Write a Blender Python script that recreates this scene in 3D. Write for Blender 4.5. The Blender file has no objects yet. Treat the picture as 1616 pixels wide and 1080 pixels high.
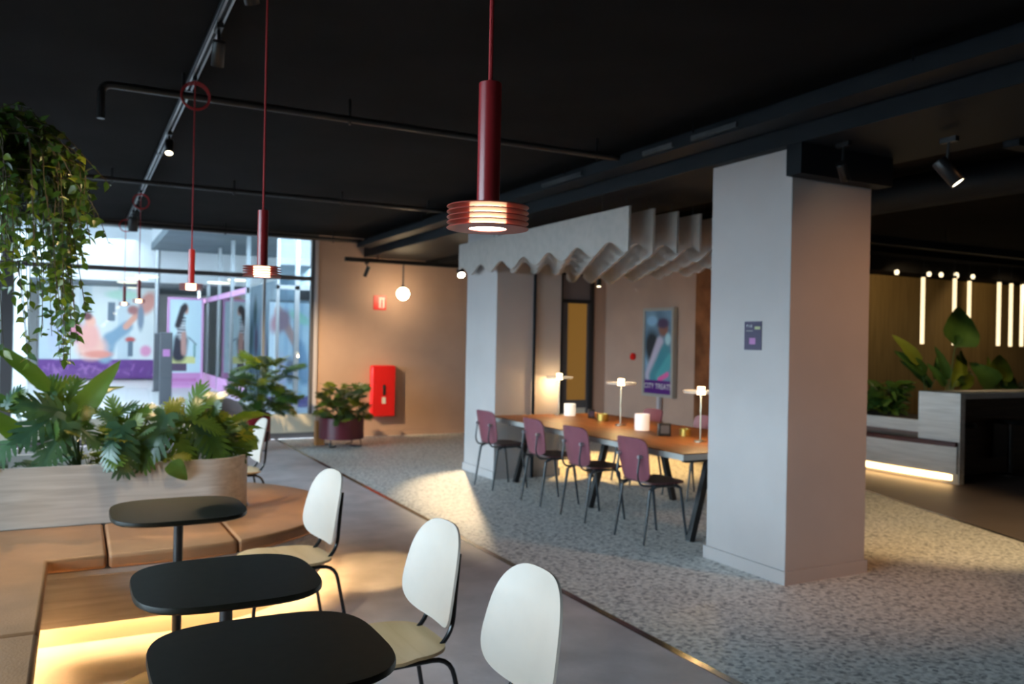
import bpy, bmesh, math, random
from mathutils import Vector, Matrix, noise
random.seed(7)
S = bpy.context.scene
COL = S.collection
R = math.radians
PI = math.pi

# ------------------------------------------------------------------ camera
F_PX = 1309.0; YAW = R(27.7); ROLL = 0.0195; CAM_H = 1.5
fwd = Vector((math.sin(YAW), math.cos(YAW), 0)); rgt0 = Vector((math.cos(YAW), -math.sin(YAW), 0)); up0 = Vector((0, 0, 1))
rgt = rgt0 * math.cos(ROLL) + up0 * math.sin(ROLL); upv = up0 * math.cos(ROLL) - rgt0 * math.sin(ROLL)
cam_d = bpy.data.cameras.new('camera'); cam = bpy.data.objects.new('camera', cam_d); COL.objects.link(cam)
cam.matrix_world = Matrix(((rgt.x, upv.x, -fwd.x, 0), (rgt.y, upv.y, -fwd.y, 0), (rgt.z, upv.z, -fwd.z, CAM_H), (0, 0, 0, 1)))
cam_d.sensor_width = 36; cam_d.lens = F_PX / 1616 * 36
cam_d.clip_start = 0.05; cam_d.clip_end = 200
cam_d.dof.use_dof = True; cam_d.dof.focus_distance = 1.6; cam_d.dof.aperture_fstop = 5.2
S.camera = cam

def ray(px, py):
    return fwd * F_PX + rgt * (px - 808) + upv * (540 - py)
def aty(px, py, Y): d = ray(px, py); return Vector((0, 0, CAM_H)) + d * (Y / d.y)
def atx(px, py, X): d = ray(px, py); return Vector((0, 0, CAM_H)) + d * (X / d.x)
def atz(px, py, Z): d = ray(px, py); return Vector((0, 0, CAM_H)) + d * ((Z - CAM_H) / d.z)

# ------------------------------------------------------------------ world, light, exposure
W = bpy.data.worlds.new('world'); S.world = W; W.use_nodes = True
bg = W.node_tree.nodes['Background']; bg.inputs[0].default_value = (0.76, 0.875, 1.0, 1); bg.inputs[1].default_value = 20.5
S.view_settings.view_transform = 'Standard'; S.view_settings.look = 'None'
S.view_settings.gamma = 1; S.view_settings.use_curve_mapping = False
S.view_settings.exposure = 0.0
try:
    S.cycles.use_denoising = True
    S.cycles.max_bounces = 8; S.cycles.diffuse_bounces = 4; S.cycles.glossy_bounces = 4
    S.cycles.transparent_max_bounces = 16; S.cycles.sample_clamp_indirect = 6
    S.cycles.caustics_reflective = False; S.cycles.caustics_refractive = False
except Exception: pass

def area(name, loc, rot, sx, sy, power, color, portal=False):
    l = bpy.data.lights.new(name, 'AREA'); l.shape = 'RECTANGLE'; l.size = sx; l.size_y = sy
    l.energy = power; l.color = color
    o = bpy.data.objects.new(name, l); COL.objects.link(o); o.location = loc; o.rotation_euler = rot
    if portal: l.cycles.is_portal = True
    return o
# daylight enters through the glazed left side and through the atrium skylight (the portal guides the window light)
area('window_portal', (-2.99, 6.3, 1.3), (0, R(-90), 0), 2.5, 12.2, 1, (1, 1, 1), True)
area('skylight_fill', (-4.0, 20.0, 4.25), (0, 0, 0), 11.0, 13.0, 1500, (0.84, 0.92, 1.0))  # added area light that boosts the daylight under the skylight

area('mural_fill', (0.5, 27.3, 2.98), (R(35), 0, 0), 7.0, .5, 240, (1.0, .97, .92))  # unseen area light added to brighten the mural
area('shop_fill', (7.0, 23.0, 3.9), (0, R(-25), 0), 1.0, 9.0, 900, (.9, .96, 1.0))  # unseen area light added to lighten the shop side
def spot(name, loc, target, power, angle=50, blend=0.4, color=(1.0, 0.74, 0.42), size=0.03):
    l = bpy.data.lights.new(name, 'SPOT'); l.energy = power; l.color = color; l.spot_size = R(angle); l.spot_blend = blend
    l.shadow_soft_size = size
    o = bpy.data.objects.new(name, l); COL.objects.link(o); o.location = loc
    o.rotation_euler = (Vector(target) - Vector(loc)).to_track_quat('-Z', 'Y').to_euler()
    return o
def point(name, loc, power, color=(1.0, 0.74, 0.42), size=0.05):
    l = bpy.data.lights.new(name, 'POINT'); l.energy = power; l.color = color; l.shadow_soft_size = size
    o = bpy.data.objects.new(name, l); COL.objects.link(o); o.location = loc
    return o

# ------------------------------------------------------------------ materials
def srgb(r, g, b):
    f = lambda c: (c / 255 / 12.92) if c / 255 <= 0.04045 else ((c / 255 + 0.055) / 1.055) ** 2.4
    return (f(r), f(g), f(b), 1)
def nodes(name):
    m = bpy.data.materials.new(name); m.use_nodes = True
    nt = m.node_tree; return m, nt, nt.nodes['Principled BSDF']
def mat(name, c, rough=0.5, metal=0.0, var=0.0, vs=8.0, bump=0.0, bs=60.0, stretch=None, coat=0.0, spec=0.5, c2=None):
    m, nt, b = nodes(name)
    b.inputs['Base Color'].default_value = c; b.inputs['Roughness'].default_value = rough
    b.inputs['Metallic'].default_value = metal; b.inputs['Specular IOR Level'].default_value = spec
    if coat: b.inputs['Coat Weight'].default_value = coat; b.inputs['Coat Roughness'].default_value = 0.15
    tc = nt.nodes.new('ShaderNodeTexCoord'); mp = nt.nodes.new('ShaderNodeMapping')
    nt.links.new(tc.outputs['Object'], mp.inputs['Vector'])
    if stretch: mp.inputs['Scale'].default_value = stretch
    if var or c2:
        n = nt.nodes.new('ShaderNodeTexNoise'); n.inputs['Scale'].default_value = vs; n.inputs['Detail'].default_value = 5
        nt.links.new(mp.outputs[0], n.inputs['Vector'])
        r = nt.nodes.new('ShaderNodeValToRGB'); r.color_ramp.elements[0].position = 0.35; r.color_ramp.elements[1].position = 0.65
        hi = c2 if c2 else tuple(min(1, x * (1 + var)) for x in c[:3]) + (1,)
        lo = c if c2 else tuple(x * (1 - var) for x in c[:3]) + (1,)
        r.color_ramp.elements[0].color = lo; r.color_ramp.elements[1].color = hi
        nt.links.new(n.outputs['Fac'], r.inputs[0]); nt.links.new(r.outputs[0], b.inputs['Base Color'])
    if bump:
        n2 = nt.nodes.new('ShaderNodeTexNoise'); n2.inputs['Scale'].default_value = bs; n2.inputs['Detail'].default_value = 3
        nt.links.new(mp.outputs[0], n2.inputs['Vector'])
        bp = nt.nodes.new('ShaderNodeBump'); bp.inputs['Strength'].default_value = bump; bp.inputs['Distance'].default_value = 0.01
        nt.links.new(n2.outputs['Fac'], bp.inputs['Height']); nt.links.new(bp.outputs[0], b.inputs['Normal'])
    return m
def emis(name, c, s, base=(0.8, 0.8, 0.8, 1)):
    m, nt, b = nodes(name)
    b.inputs['Base Color'].default_value = base
    b.inputs['Emission Color'].default_value = c; b.inputs['Emission Strength'].default_value = s
    return m
def vcol(name, rough=0.6, emit=0.0):
    m, nt, b = nodes(name)
    a = nt.nodes.new('ShaderNodeVertexColor'); a.layer_name = 'print'
    nt.links.new(a.outputs[0], b.inputs['Base Color']); b.inputs['Roughness'].default_value = rough
    if emit: nt.links.new(a.outputs[0], b.inputs['Emission Color']); b.inputs['Emission Strength'].default_value = emit
    return m
def glass_mat(name, tint=(0.93, 0.97, 0.98, 1), refl=1.0):
    m = bpy.data.materials.new(name); m.use_nodes = True; nt = m.node_tree; nt.nodes.clear()
    o = nt.nodes.new('ShaderNodeOutputMaterial'); mx = nt.nodes.new('ShaderNodeMixShader')
    t = nt.nodes.new('ShaderNodeBsdfTransparent'); g = nt.nodes.new('ShaderNodeBsdfGlossy'); fr = nt.nodes.new('ShaderNodeFresnel')
    t.inputs[0].default_value = tint; g.inputs['Roughness'].default_value = 0.02; fr.inputs[0].default_value = 1.5
    ml = nt.nodes.new('ShaderNodeMath'); ml.operation = 'MULTIPLY'; ml.inputs[1].default_value = refl
    nt.links.new(fr.outputs[0], ml.inputs[0]); nt.links.new(ml.outputs[0], mx.inputs[0])
    nt.links.new(t.outputs[0], mx.inputs[1]); nt.links.new(g.outputs[0], mx.inputs[2]); nt.links.new(mx.outputs[0], o.inputs[0])
    return m
def frosted(name):
    m, nt, b = nodes(name); b.inputs['Base Color'].default_value = (.9, .88, .84, 1); b.inputs['Roughness'].default_value = .15; b.inputs['Alpha'].default_value = .5; return m
def terrazzo(name):
    m, nt, b = nodes(name)
    tc = nt.nodes.new('ShaderNodeTexCoord')
    v = nt.nodes.new('ShaderNodeTexVoronoi'); v.inputs['Scale'].default_value = 46
    n = nt.nodes.new('ShaderNodeTexNoise'); n.inputs['Scale'].default_value = 60; n.inputs['Detail'].default_value = 4
    n3 = nt.nodes.new('ShaderNodeTexNoise'); n3.inputs['Scale'].default_value = 30; n3.inputs['Detail'].default_value = 5
    for k in (v, n, n3): nt.links.new(tc.outputs['Object'], k.inputs['Vector'])
    sp = nt.nodes.new('ShaderNodeSeparateColor'); nt.links.new(v.outputs['Color'], sp.inputs[0])
    r = nt.nodes.new('ShaderNodeValToRGB'); e = r.color_ramp; e.interpolation = 'CONSTANT'
    e.elements[0].position = 0; e.elements[0].color = (0.84, 0.83, 0.80, 1)
    e.elements[1].position = 0.52; e.elements[1].color = (0.68, 0.67, 0.64, 1)
    x = e.elements.new(0.70); x.color = (0.85, 0.83, 0.78, 1)
    x = e.elements.new(0.85); x.color = (0.40, 0.40, 0.40, 1)
    nt.links.new(sp.outputs[0], r.inputs[0])
    r2 = nt.nodes.new('ShaderNodeValToRGB'); r2.color_ramp.elements[0].position = 0.40; r2.color_ramp.elements[1].position = 0.56
    r2.color_ramp.elements[0].color = (0.66, 0.66, 0.66, 1); r2.color_ramp.elements[1].color = (1, 1, 1, 1)
    nt.links.new(n3.outputs['Fac'], r2.inputs[0])
    mx = nt.nodes.new('ShaderNodeMix'); mx.data_type = 'RGBA'; mx.blend_type = 'MULTIPLY'; mx.inputs[0].default_value = 1
    nt.links.new(r.outputs[0], mx.inputs[6]); nt.links.new(r2.outputs[0], mx.inputs[7])
    nt.links.new(mx.outputs[2], b.inputs['Base Color'])
    b.inputs['Roughness'].default_value = 0.55
    return m
def wood(name, c1, c2, axis='X', rough=0.45, sc=6.0):
    m, nt, b = nodes(name)
    tc = nt.nodes.new('ShaderNodeTexCoord'); mp = nt.nodes.new('ShaderNodeMapping')
    s = {'X': (0.35, 5, 5), 'Y': (5, 0.35, 5), 'Z': (5, 5, 0.35)}[axis]; mp.inputs['Scale'].default_value = s
    n = nt.nodes.new('ShaderNodeTexNoise'); n.inputs['Scale'].default_value = sc; n.inputs['Detail'].default_value = 8; n.inputs['Distortion'].default_value = 0.6
    r = nt.nodes.new('ShaderNodeValToRGB'); r.color_ramp.elements[0].position = 0.3; r.color_ramp.elements[1].position = 0.7
    r.color_ramp.elements[0].color = c1; r.color_ramp.elements[1].color = c2
    nt.links.new(tc.outputs['Object'], mp.inputs[0]); nt.links.new(mp.outputs[0], n.inputs['Vector'])
    nt.links.new(n.outputs['Fac'], r.inputs[0]); nt.links.new(r.outputs[0], b.inputs['Base Color'])
    b.inputs['Roughness'].default_value = rough
    return m
def leafmat(name, a, bcol, spec=0.5, rough=0.38):
    m, nt, b = nodes(name)
    oi = nt.nodes.new('ShaderNodeObjectInfo'); n = nt.nodes.new('ShaderNodeTexNoise'); n.inputs['Scale'].default_value = 3
    tc = nt.nodes.new('ShaderNodeTexCoord'); nt.links.new(tc.outputs['Object'], n.inputs['Vector'])
    ad = nt.nodes.new('ShaderNodeMath'); ad.operation = 'MULTIPLY_ADD'; ad.inputs[1].default_value = 0.6
    nt.links.new(oi.outputs['Random'], ad.inputs[0]); nt.links.new(n.outputs['Fac'], ad.inputs[2])
    r = nt.nodes.new('ShaderNodeValToRGB'); r.color_ramp.elements[0].position = 0.35; r.color_ramp.elements[1].position = 1.05
    r.color_ramp.elements[0].color = a; r.color_ramp.elements[1].color = bcol
    nt.links.new(ad.outputs[0], r.inputs[0]); nt.links.new(r.outputs[0], b.inputs['Base Color'])
    b.inputs['Roughness'].default_value = rough; b.inputs['Specular IOR Level'].default_value = spec
    tr = nt.nodes.new('ShaderNodeBsdfTranslucent'); mx = nt.nodes.new('ShaderNodeMixShader'); mx.inputs[0].default_value = 0.25
    g = nt.nodes.new('ShaderNodeMix'); g.data_type = 'RGBA'; g.inputs[0].default_value = 0.5; g.inputs[7].default_value = (0.35, 0.5, 0.03, 1)
    nt.links.new(r.outputs[0], g.inputs[6]); nt.links.new(g.outputs[2], tr.inputs[0])
    out = nt.nodes['Material Output']
    nt.links.new(b.outputs[0], mx.inputs[1]); nt.links.new(tr.outputs[0], mx.inputs[2]); nt.links.new(mx.outputs[0], out.inputs[0])
    return m

M = {
 'plaster': mat('plaster_light', (0.49, 0.452, 0.44, 1), 0.85, var=0.04, vs=2, bump=0.1, bs=200),
 'plaster_pink': mat('plaster_pink', (0.52, 0.345, 0.265, 1), 0.9, var=0.05, vs=2),
 'ceiling': mat('ceiling_black', (0.014, 0.013, 0.0128, 1), 0.95, var=0.15, vs=1.5, spec=0.05),
 'beam': mat('beam_blue_black', (0.006, 0.0085, 0.012, 1), 0.6, spec=0.2),
 'galv': mat('tray_grey_metal', (0.12, 0.125, 0.13, 1), 0.35, 0.6, var=0.3, vs=6),
 'black': mat('black_metal', (0.012, 0.012, 0.013, 1), 0.35),
 'blacktube': mat('black_gloss_tube', (0.012, 0.012, 0.013, 1), 0.22),
 'pinktube': mat('black_blue_tube', (0.03, 0.036, 0.042, 1), 0.28),
 'alu': mat('track_aluminium', (0.42, 0.44, 0.46, 1), 0.35, 0.7),
 'floor': mat('floor_mauve', (0.56, 0.485, 0.485, 1), 0.5, var=0.14, vs=3.5, bump=0.15, bs=30),
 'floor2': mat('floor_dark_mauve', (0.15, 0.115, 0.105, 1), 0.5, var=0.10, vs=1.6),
 'darkwood': wood('dark_panel_wood', (0.07, 0.045, 0.03, 1), (0.13, 0.085, 0.055, 1), 'X'),
 'terrazzo': terrazzo('terrazzo'),
 'brass': mat('trim_brass', (0.12, 0.09, 0.06, 1), 0.22, 1.0, var=0.35, vs=4),
 'wood': wood('planter_pale_oak', (0.44, 0.40, 0.365, 1), (0.64, 0.60, 0.565, 1), 'X'),
 'woodz': wood('counter_pale_oak', (0.56, 0.54, 0.51, 1), (0.74, 0.72, 0.69, 1), 'Y'),
 'ply': wood('seat_ply', (0.72, 0.48, 0.23, 1), (0.84, 0.60, 0.34, 1), 'Y', 0.4, 4),
 'white': mat('chair_white', (0.50, 0.43, 0.365, 1), 0.42, var=0.02, vs=14),
 'leather': mat('cognac_leather', (0.41, 0.205, 0.10, 1), 0.42, var=0.10, vs=5, bump=0.12, bs=120, spec=0.25),
 'tabletop': mat('black_laminate', (0.012, 0.0105, 0.007, 1), 0.42, var=0.2, vs=30, spec=0.13),
 'red': mat('pendant_red', (0.30, 0.018, 0.022, 1), 0.30, spec=0.6),
 'redfin': mat('pendant_fin', (0.42, 0.075, 0.06, 1), 0.35, 0.2),
 'cord': mat('cord_red', (0.40, 0.012, 0.016, 1), 0.55, bump=0.4, bs=400),
 'pinkback': mat('pink_ply', (0.19, 0.052, 0.075, 1), 0.45, var=0.06, vs=10),
 'maroonseat': mat('maroon_ply', (0.075, 0.022, 0.026, 1), 0.40, var=0.1, vs=10),
 'tablewood': wood('table_wood', (0.22, 0.072, 0.018, 1), (0.42, 0.15, 0.038, 1), 'Y', 0.5),
 'tableedge': mat('table_edge_pale', (0.42, 0.42, 0.40, 1), 0.5),
 'felt': mat('baffle_felt', (0.46, 0.42, 0.385, 1), 0.95, var=0.05, vs=12, bump=0.2, bs=120),
 'maroon': mat('planter_maroon', (0.10, 0.008, 0.02, 1), 0.4),
 'redplanter': mat('planter_red', (0.20, 0.005, 0.012, 1), 0.4),
 'firered': mat('fire_red', (0.80, 0.012, 0.012, 1), 0.35),
 'signwhite': mat('sign_white', (0.8, 0.8, 0.78, 1), 0.6),
 'grey': mat('grey_shell', (0.20, 0.165, 0.165, 1), 0.6),
 'soil': mat('soil', (0.03, 0.02, 0.013, 1), 0.95, var=0.4, vs=40, bump=0.8, bs=60),
 'frame': mat('window_frame_grey', (0.10, 0.095, 0.10, 1), 0.45),
 'framepale': mat('frame_pale', (0.55, 0.50, 0.53, 1), 0.5),
 'cream': mat('parapet_cream', (0.66, 0.60, 0.48, 1), 0.7),
 'amber': wood('amber_wall', (0.20, 0.125, 0.038, 1), (0.29, 0.19, 0.062, 1), 'Z', 0.7, 3),
 'copper': mat('copper_panel', (0.30, 0.13, 0.06, 1), 0.35, 0.6, var=0.35, vs=3),
 'leafA': leafmat('leaf_deep_green', (0.014, 0.050, 0.013, 1), (0.085, 0.16, 0.028, 1), 0.5, 0.30),
 'leafB': leafmat('leaf_blue_green', (0.018, 0.062, 0.038, 1), (0.08, 0.17, 0.085, 1), 0.6, 0.28),
 'leafC': leafmat('leaf_yellow_green_lit', (0.06, 0.11, 0.012, 1), (0.22, 0.24, 0.025, 1), 0.5, 0.35),  # yellow-green leaves; the yellow also stands in for warm light on green
 'stem': mat('stem_green', (0.06, 0.10, 0.03, 1), 0.5),
 'bark': mat('stem_brown', (0.06, 0.04, 0.02, 1), 0.7),
 'glass': glass_mat('pane_glass', (0.86, 0.93, 0.95, 1), 1.3),
 'glass_blue': glass_mat('shop_glass', (0.72, 0.82, 0.88, 1), 1.4),
 'skypane': glass_mat('skylight_glazing', (0.23, 0.245, 0.26, 1), 0.3),
 'lampglass_': glass_mat('lamp_glass', (0.92, 0.92, 0.9, 1), 2.5),
 'lampglass': frosted('lamp_glass_pale'),
 'warm': emis('lamp_warm', (1.0, 0.72, 0.40, 1), 14),
 'core': emis('pendant_core', (1.0, 0.68, 0.38, 1), 6.5),
 'corebot': emis('pendant_lens', (1.0, 0.82, 0.62, 1), 14.0),
 'globe': emis('globe_glow', (1.0, 0.76, 0.45, 1), 42),
 'bulb': emis('bulb_glow', (1.0, 0.76, 0.45, 1), 380),
 'tlamp': emis('table_lamp_glow', (1.0, 0.70, 0.38, 1), 12),
 'led': emis('led_strip_glow', (1.0, 0.64, 0.27, 1), 44),
 'ledr': emis('led_strip_glow_bar', (1.0, 0.62, 0.25, 1), 10),
 'linear': emis('linear_lamp_glow', (1.0, 0.76, 0.42, 1), 1.7),
 'spotface': emis('spot_lens_glow', (1.0, 0.84, 0.58, 1), 9),
 'spothot': emis('spot_lens_dazzling', (1.0, 0.84, 0.58, 1), 60),
 'downlight': emis('atrium_light_glow', (1.0, 0.82, 0.52, 1), 2.0),
 'candle': emis('candle_glow', (1.0, 0.70, 0.50, 1), 0.55),
 'candlew': emis('candle_glow_white', (1.0, 0.86, 0.66, 1), 0.65),
 'gold': mat('gold_metal', (0.6, 0.42, 0.10, 1), 0.3, 0.9),
 'standmetal': mat('lamp_stand_brass', (0.62, 0.55, 0.42, 1), 0.25, 0.9),
 'screenframe': mat('screen_frame', (0.42, 0.40, 0.37, 1), 0.5),
 'print': vcol('printed_poster', 0.55),
 'screen': vcol('lit_screen', 0.3, 0.2),
 'atfloor': mat('atrium_floor', (0.62, 0.63, 0.64, 1), 0.30, var=0.05, vs=1.2),
 'atceil': mat('atrium_ceiling_blue', (0.13, 0.17, 0.20, 1), 0.7, var=0.1, vs=1),
 'atwhite': mat('atrium_white', (0.80, 0.82, 0.84, 1), 0.6),
 'pinkpaint': mat('pink_paint', (0.80, 0.40, 0.72, 1), 0.5),
 'bollard': mat('bollard_grey', (0.07, 0.075, 0.09, 1), 0.45),
 'signpurple': mat('sign_purple', (0.045, 0.03, 0.075, 1), 0.4),
 'signpink': mat('sign_pink', (0.42, 0.16, 0.38, 1), 0.5),
 'signyellow': mat('sign_yellow', (0.42, 0.44, 0.22, 1), 0.5),
 'pavement': mat('pavement', (0.10, 0.10, 0.10, 1), 0.8, var=0.1),
 'orangewood': mat('orange_wood', (0.50, 0.22, 0.07, 1), 0.5),
 'doorlit': emis('lit_amber_pane', (1.0, 0.48, 0.08, 1), 0.17, (.10, .05, .02, 1)),
}

# ------------------------------------------------------------------ mesh helpers
class MB:
    def __init__(s): s.v = []; s.f = []
    def add(s, vs, fs):
        o = len(s.v); s.v += [tuple(v) for v in vs]; s.f += [tuple(i + o for i in f) for f in fs]; return s
    def box(s, x0, x1, y0, y1, z0, z1):
        return s.add([(x, y, z) for z in (z0, z1) for y in (y0, y1) for x in (x0, x1)],
                     [(0, 2, 3, 1), (4, 5, 7, 6), (0, 1, 5, 4), (2, 6, 7, 3), (0, 4, 6, 2), (1, 3, 7, 5)])
    def bar(s, a, b, w, h=None, up=(0, 0, 1)):
        a = Vector(a); b = Vector(b); h = h or w; d = (b - a).normalized(); u = Vector(up)
        sd = d.cross(u)
        if sd.length < 1e-3: sd = d.cross(Vector((0, 1, 0)))
        sd.normalize(); u = sd.cross(d).normalized()
        vs = [p + sd * (i * w / 2) + u * (j * h / 2) for p in (a, b) for i, j in ((-1, -1), (1, -1), (1, 1), (-1, 1))]
        return s.add(vs, [(0, 3, 2, 1), (4, 5, 6, 7), (0, 1, 5, 4), (1, 2, 6, 5), (2, 3, 7, 6), (3, 0, 4, 7)])
    def tube(s, pts, r, n=10, r2=None, cap=True):
        pts = [Vector(p) for p in pts]; k = len(pts); vs = []; fs = []
        t0 = (pts[1] - pts[0]).normalized(); ref = Vector((0, 0, 1)) if abs(t0.z) < 0.9 else Vector((1, 0, 0))
        nrm = t0.cross(ref).normalized()
        for i, p in enumerate(pts):
            t = (pts[min(i + 1, k - 1)] - pts[max(i - 1, 0)]).normalized()
            nrm = (nrm - t * nrm.dot(t)).normalized(); bn = t.cross(nrm)
            rr = r if r2 is None else r + (r2 - r) * i / (k - 1)
            for j in range(n):
                a = 2 * PI * j / n; vs.append(p + nrm * (math.cos(a) * rr) + bn * (math.sin(a) * rr))
        for i in range(k - 1):
            for j in range(n):
                fs.append((i * n + j, i * n + (j + 1) % n, (i + 1) * n + (j + 1) % n, (i + 1) * n + j))
        if cap: fs.append(tuple(range(n - 1, -1, -1))); fs.append(tuple((k - 1) * n + j for j in range(n)))
        return s.add(vs, fs)
    def lathe(s, prof, n=32, c=(0, 0, 0), a0=0.0, a1=2 * PI):
        full = abs(a1 - a0 - 2 * PI) < 1e-6; m = n if full else n + 1; vs = []; fs = []
        for r, z in prof:
            for j in range(m):
                a = a0 + (a1 - a0) * j / n; vs.append((c[0] + r * math.cos(a), c[1] + r * math.sin(a), c[2] + z))
        for i in range(len(prof) - 1):
            for j in range(n):
                j2 = (j + 1) % m
                fs.append((i * m + j, i * m + j2, (i + 1) * m + j2, (i + 1) * m + j))
        return s.add(vs, fs)
    def sphere(s, c, r, n=20, sy=1.0):
        return s.lathe([(max(1e-4, r * math.sin(PI * i / (n // 2))), -r * sy * math.cos(PI * i / (n // 2))) for i in range(n // 2 + 1)], n, c)
    def prism(s, out, z0, z1):
        n = len(out); vs = [(x, y, z0) for x, y in out] + [(x, y, z1) for x, y in out]
        return s.add(vs, [tuple(range(n - 1, -1, -1)), tuple(range(n, 2 * n))] + [(i, (i + 1) % n, n + (i + 1) % n, n + i) for i in range(n)])
    def ring(s, outer, inner, z0, z1):
        n = len(outer)
        vs = [(x, y, z) for z in (z0, z1) for P in (outer, inner) for x, y in P]
        fs = []
        for i in range(n):
            j = (i + 1) % n
            fs += [(i, j, 2 * n + j, 2 * n + i), (n + j, n + i, 3 * n + i, 3 * n + j), (2 * n + i, 2 * n + j, 3 * n + j, 3 * n + i), (j, i, n + i, n + j)]
        return s.add(vs, fs)
    def mesh(s, name, m, ang=35):
        me = bpy.data.meshes.new(name); me.from_pydata(s.v, [], s.f); me.validate()
        bm = bmesh.new(); bm.from_mesh(me); bmesh.ops.recalc_face_normals(bm, faces=bm.faces); bm.to_mesh(me); bm.free()
        me.polygons.foreach_set('use_smooth', [True] * len(me.polygons)); me.set_sharp_from_angle(angle=R(ang))
        me.materials.append(m); return me
    def obj(s, name, m, parent=None, bevel=0, seg=2, ang=35):
        o = bpy.data.objects.new(name, s.mesh(name, m, ang)); COL.objects.link(o)
        if parent: o.parent = parent
        if bevel:
            b = o.modifiers.new('bevel', 'BEVEL'); b.width = bevel; b.segments = seg; b.limit_method = 'ANGLE'; b.angle_limit = R(40)
        return o

def tag(o, label=None, cat=None, group=None, kind=None):
    if label: o['label'] = label
    if cat: o['category'] = cat
    if group: o['group'] = group
    if kind: o['kind'] = kind
    return o
def struct(o): o['kind'] = 'structure'; return o
def thing(name, label, cat, loc=(0, 0, 0), rz=0, group=None):
    o = bpy.data.objects.new(name, None); COL.objects.link(o); o.location = loc; o.rotation_euler = (0, 0, rz)
    o.empty_display_size = 0.1
    return tag(o, label, cat, group)
def kids(o): return [c for c in COL.objects if c.parent == o]
def dup(o, loc, rz, label, group=None, extra=None):
    def cp(src, par):
        c = src.copy(); COL.objects.link(c)
        if par: c.parent = par
        for k in list(kids(src)): cp(k, c)
        return c
    c = cp(o, None); c.location = loc; c.rotation_euler = (0, 0, rz); c['label'] = label
    if group: c['group'] = group
    return c
def box(name, x0, x1, y0, y1, z0, z1, m, parent=None, bevel=0):
    return MB().box(x0, x1, y0, y1, z0, z1).obj(name, m, parent, bevel)
def arc(p0, p1, p2, n=6):
    return [Vector(p0) * (1 - t) ** 2 + Vector(p1) * 2 * t * (1 - t) + Vector(p2) * t * t for t in [i / n for i in range(n + 1)]]
def roundpath(pts, r, n=5):
    pts = [Vector(p) for p in pts]; out = [pts[0]]
    for i in range(1, len(pts) - 1):
        a, b, c = pts[i - 1], pts[i], pts[i + 1]
        ra = min(r, (a - b).length * 0.49); rc = min(r, (c - b).length * 0.49)
        out += arc(b + (a - b).normalized() * ra, b, b + (c - b).normalized() * rc, n)
    return out + [pts[-1]]
def sup(n, ex, a, b):
    o = []
    for i in range(n):
        t = 2 * PI * i / n; c, s_ = math.cos(t), math.sin(t)
        o.append((a * math.copysign(abs(c) ** (2 / ex), c), b * math.copysign(abs(s_) ** (2 / ex), s_)))
    return o
def shell(outline, surf, th, rings=6):
    """thin curved panel: outline in (u,v), surf(u,v)->point; thickness along the surface normal"""
    mb = MB(); n = len(outline); pts = [(0.0, 0.0)]
    for k in range(1, rings + 1):
        for (u, v) in outline: pts.append((u * k / rings, v * k / rings))
    e = 1e-3
    def P(u, v, side):
        p = Vector(surf(u, v)); a = Vector(surf(u + e, v)) - p; b = Vector(surf(u, v + e)) - p
        return p + a.cross(b).normalized() * (side * th / 2)
    top = [P(u, v, 1) for u, v in pts]; bot = [P(u, v, -1) for u, v in pts]; N = len(pts); fs = []
    for off, fl in ((0, False), (N, True)):
        for i in range(n):
            f = (0, 1 + i, 1 + (i + 1) % n); fs.append(tuple(x + off for x in (f[::-1] if fl else f)))
        for k in range(rings - 1):
            for i in range(n):
                j = (i + 1) % n; f = (1 + k * n + i, 1 + (k + 1) * n + i, 1 + (k + 1) * n + j, 1 + k * n + j)
                fs.append(tuple(x + off for x in (f[::-1] if fl else f)))
    b0 = 1 + (rings - 1) * n
    for i in range(n):
        j = (i + 1) % n; fs.append((b0 + i, N + b0 + i, N + b0 + j, b0 + j))
    return mb.add(top + bot, fs)
def picture(name, w, h, fn, m, parent=None, nx=70, ny=90):
    """flat printed sheet in local XZ, facing -Y, painted by fn(u,v) (v up)"""
    vs = [((i / nx) * w, 0, (j / ny) * h) for j in range(ny + 1) for i in range(nx + 1)]
    fs = [(j * (nx + 1) + i, j * (nx + 1) + i + 1, (j + 1) * (nx + 1) + i + 1, (j + 1) * (nx + 1) + i) for j in range(ny) for i in range(nx)]
    me = bpy.data.meshes.new(name); me.from_pydata(vs, [], fs)
    ca = me.color_attributes.new('print', 'FLOAT_COLOR', 'POINT'); buf = []
    for j in range(ny + 1):
        for i in range(nx + 1): buf += list(fn(i / nx, j / ny)) + [1.0]
    ca.data.foreach_set('color', buf); me.materials.append(m)
    o = bpy.data.objects.new(name, me); COL.objects.link(o)
    if parent: o.parent = parent
    return o
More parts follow.
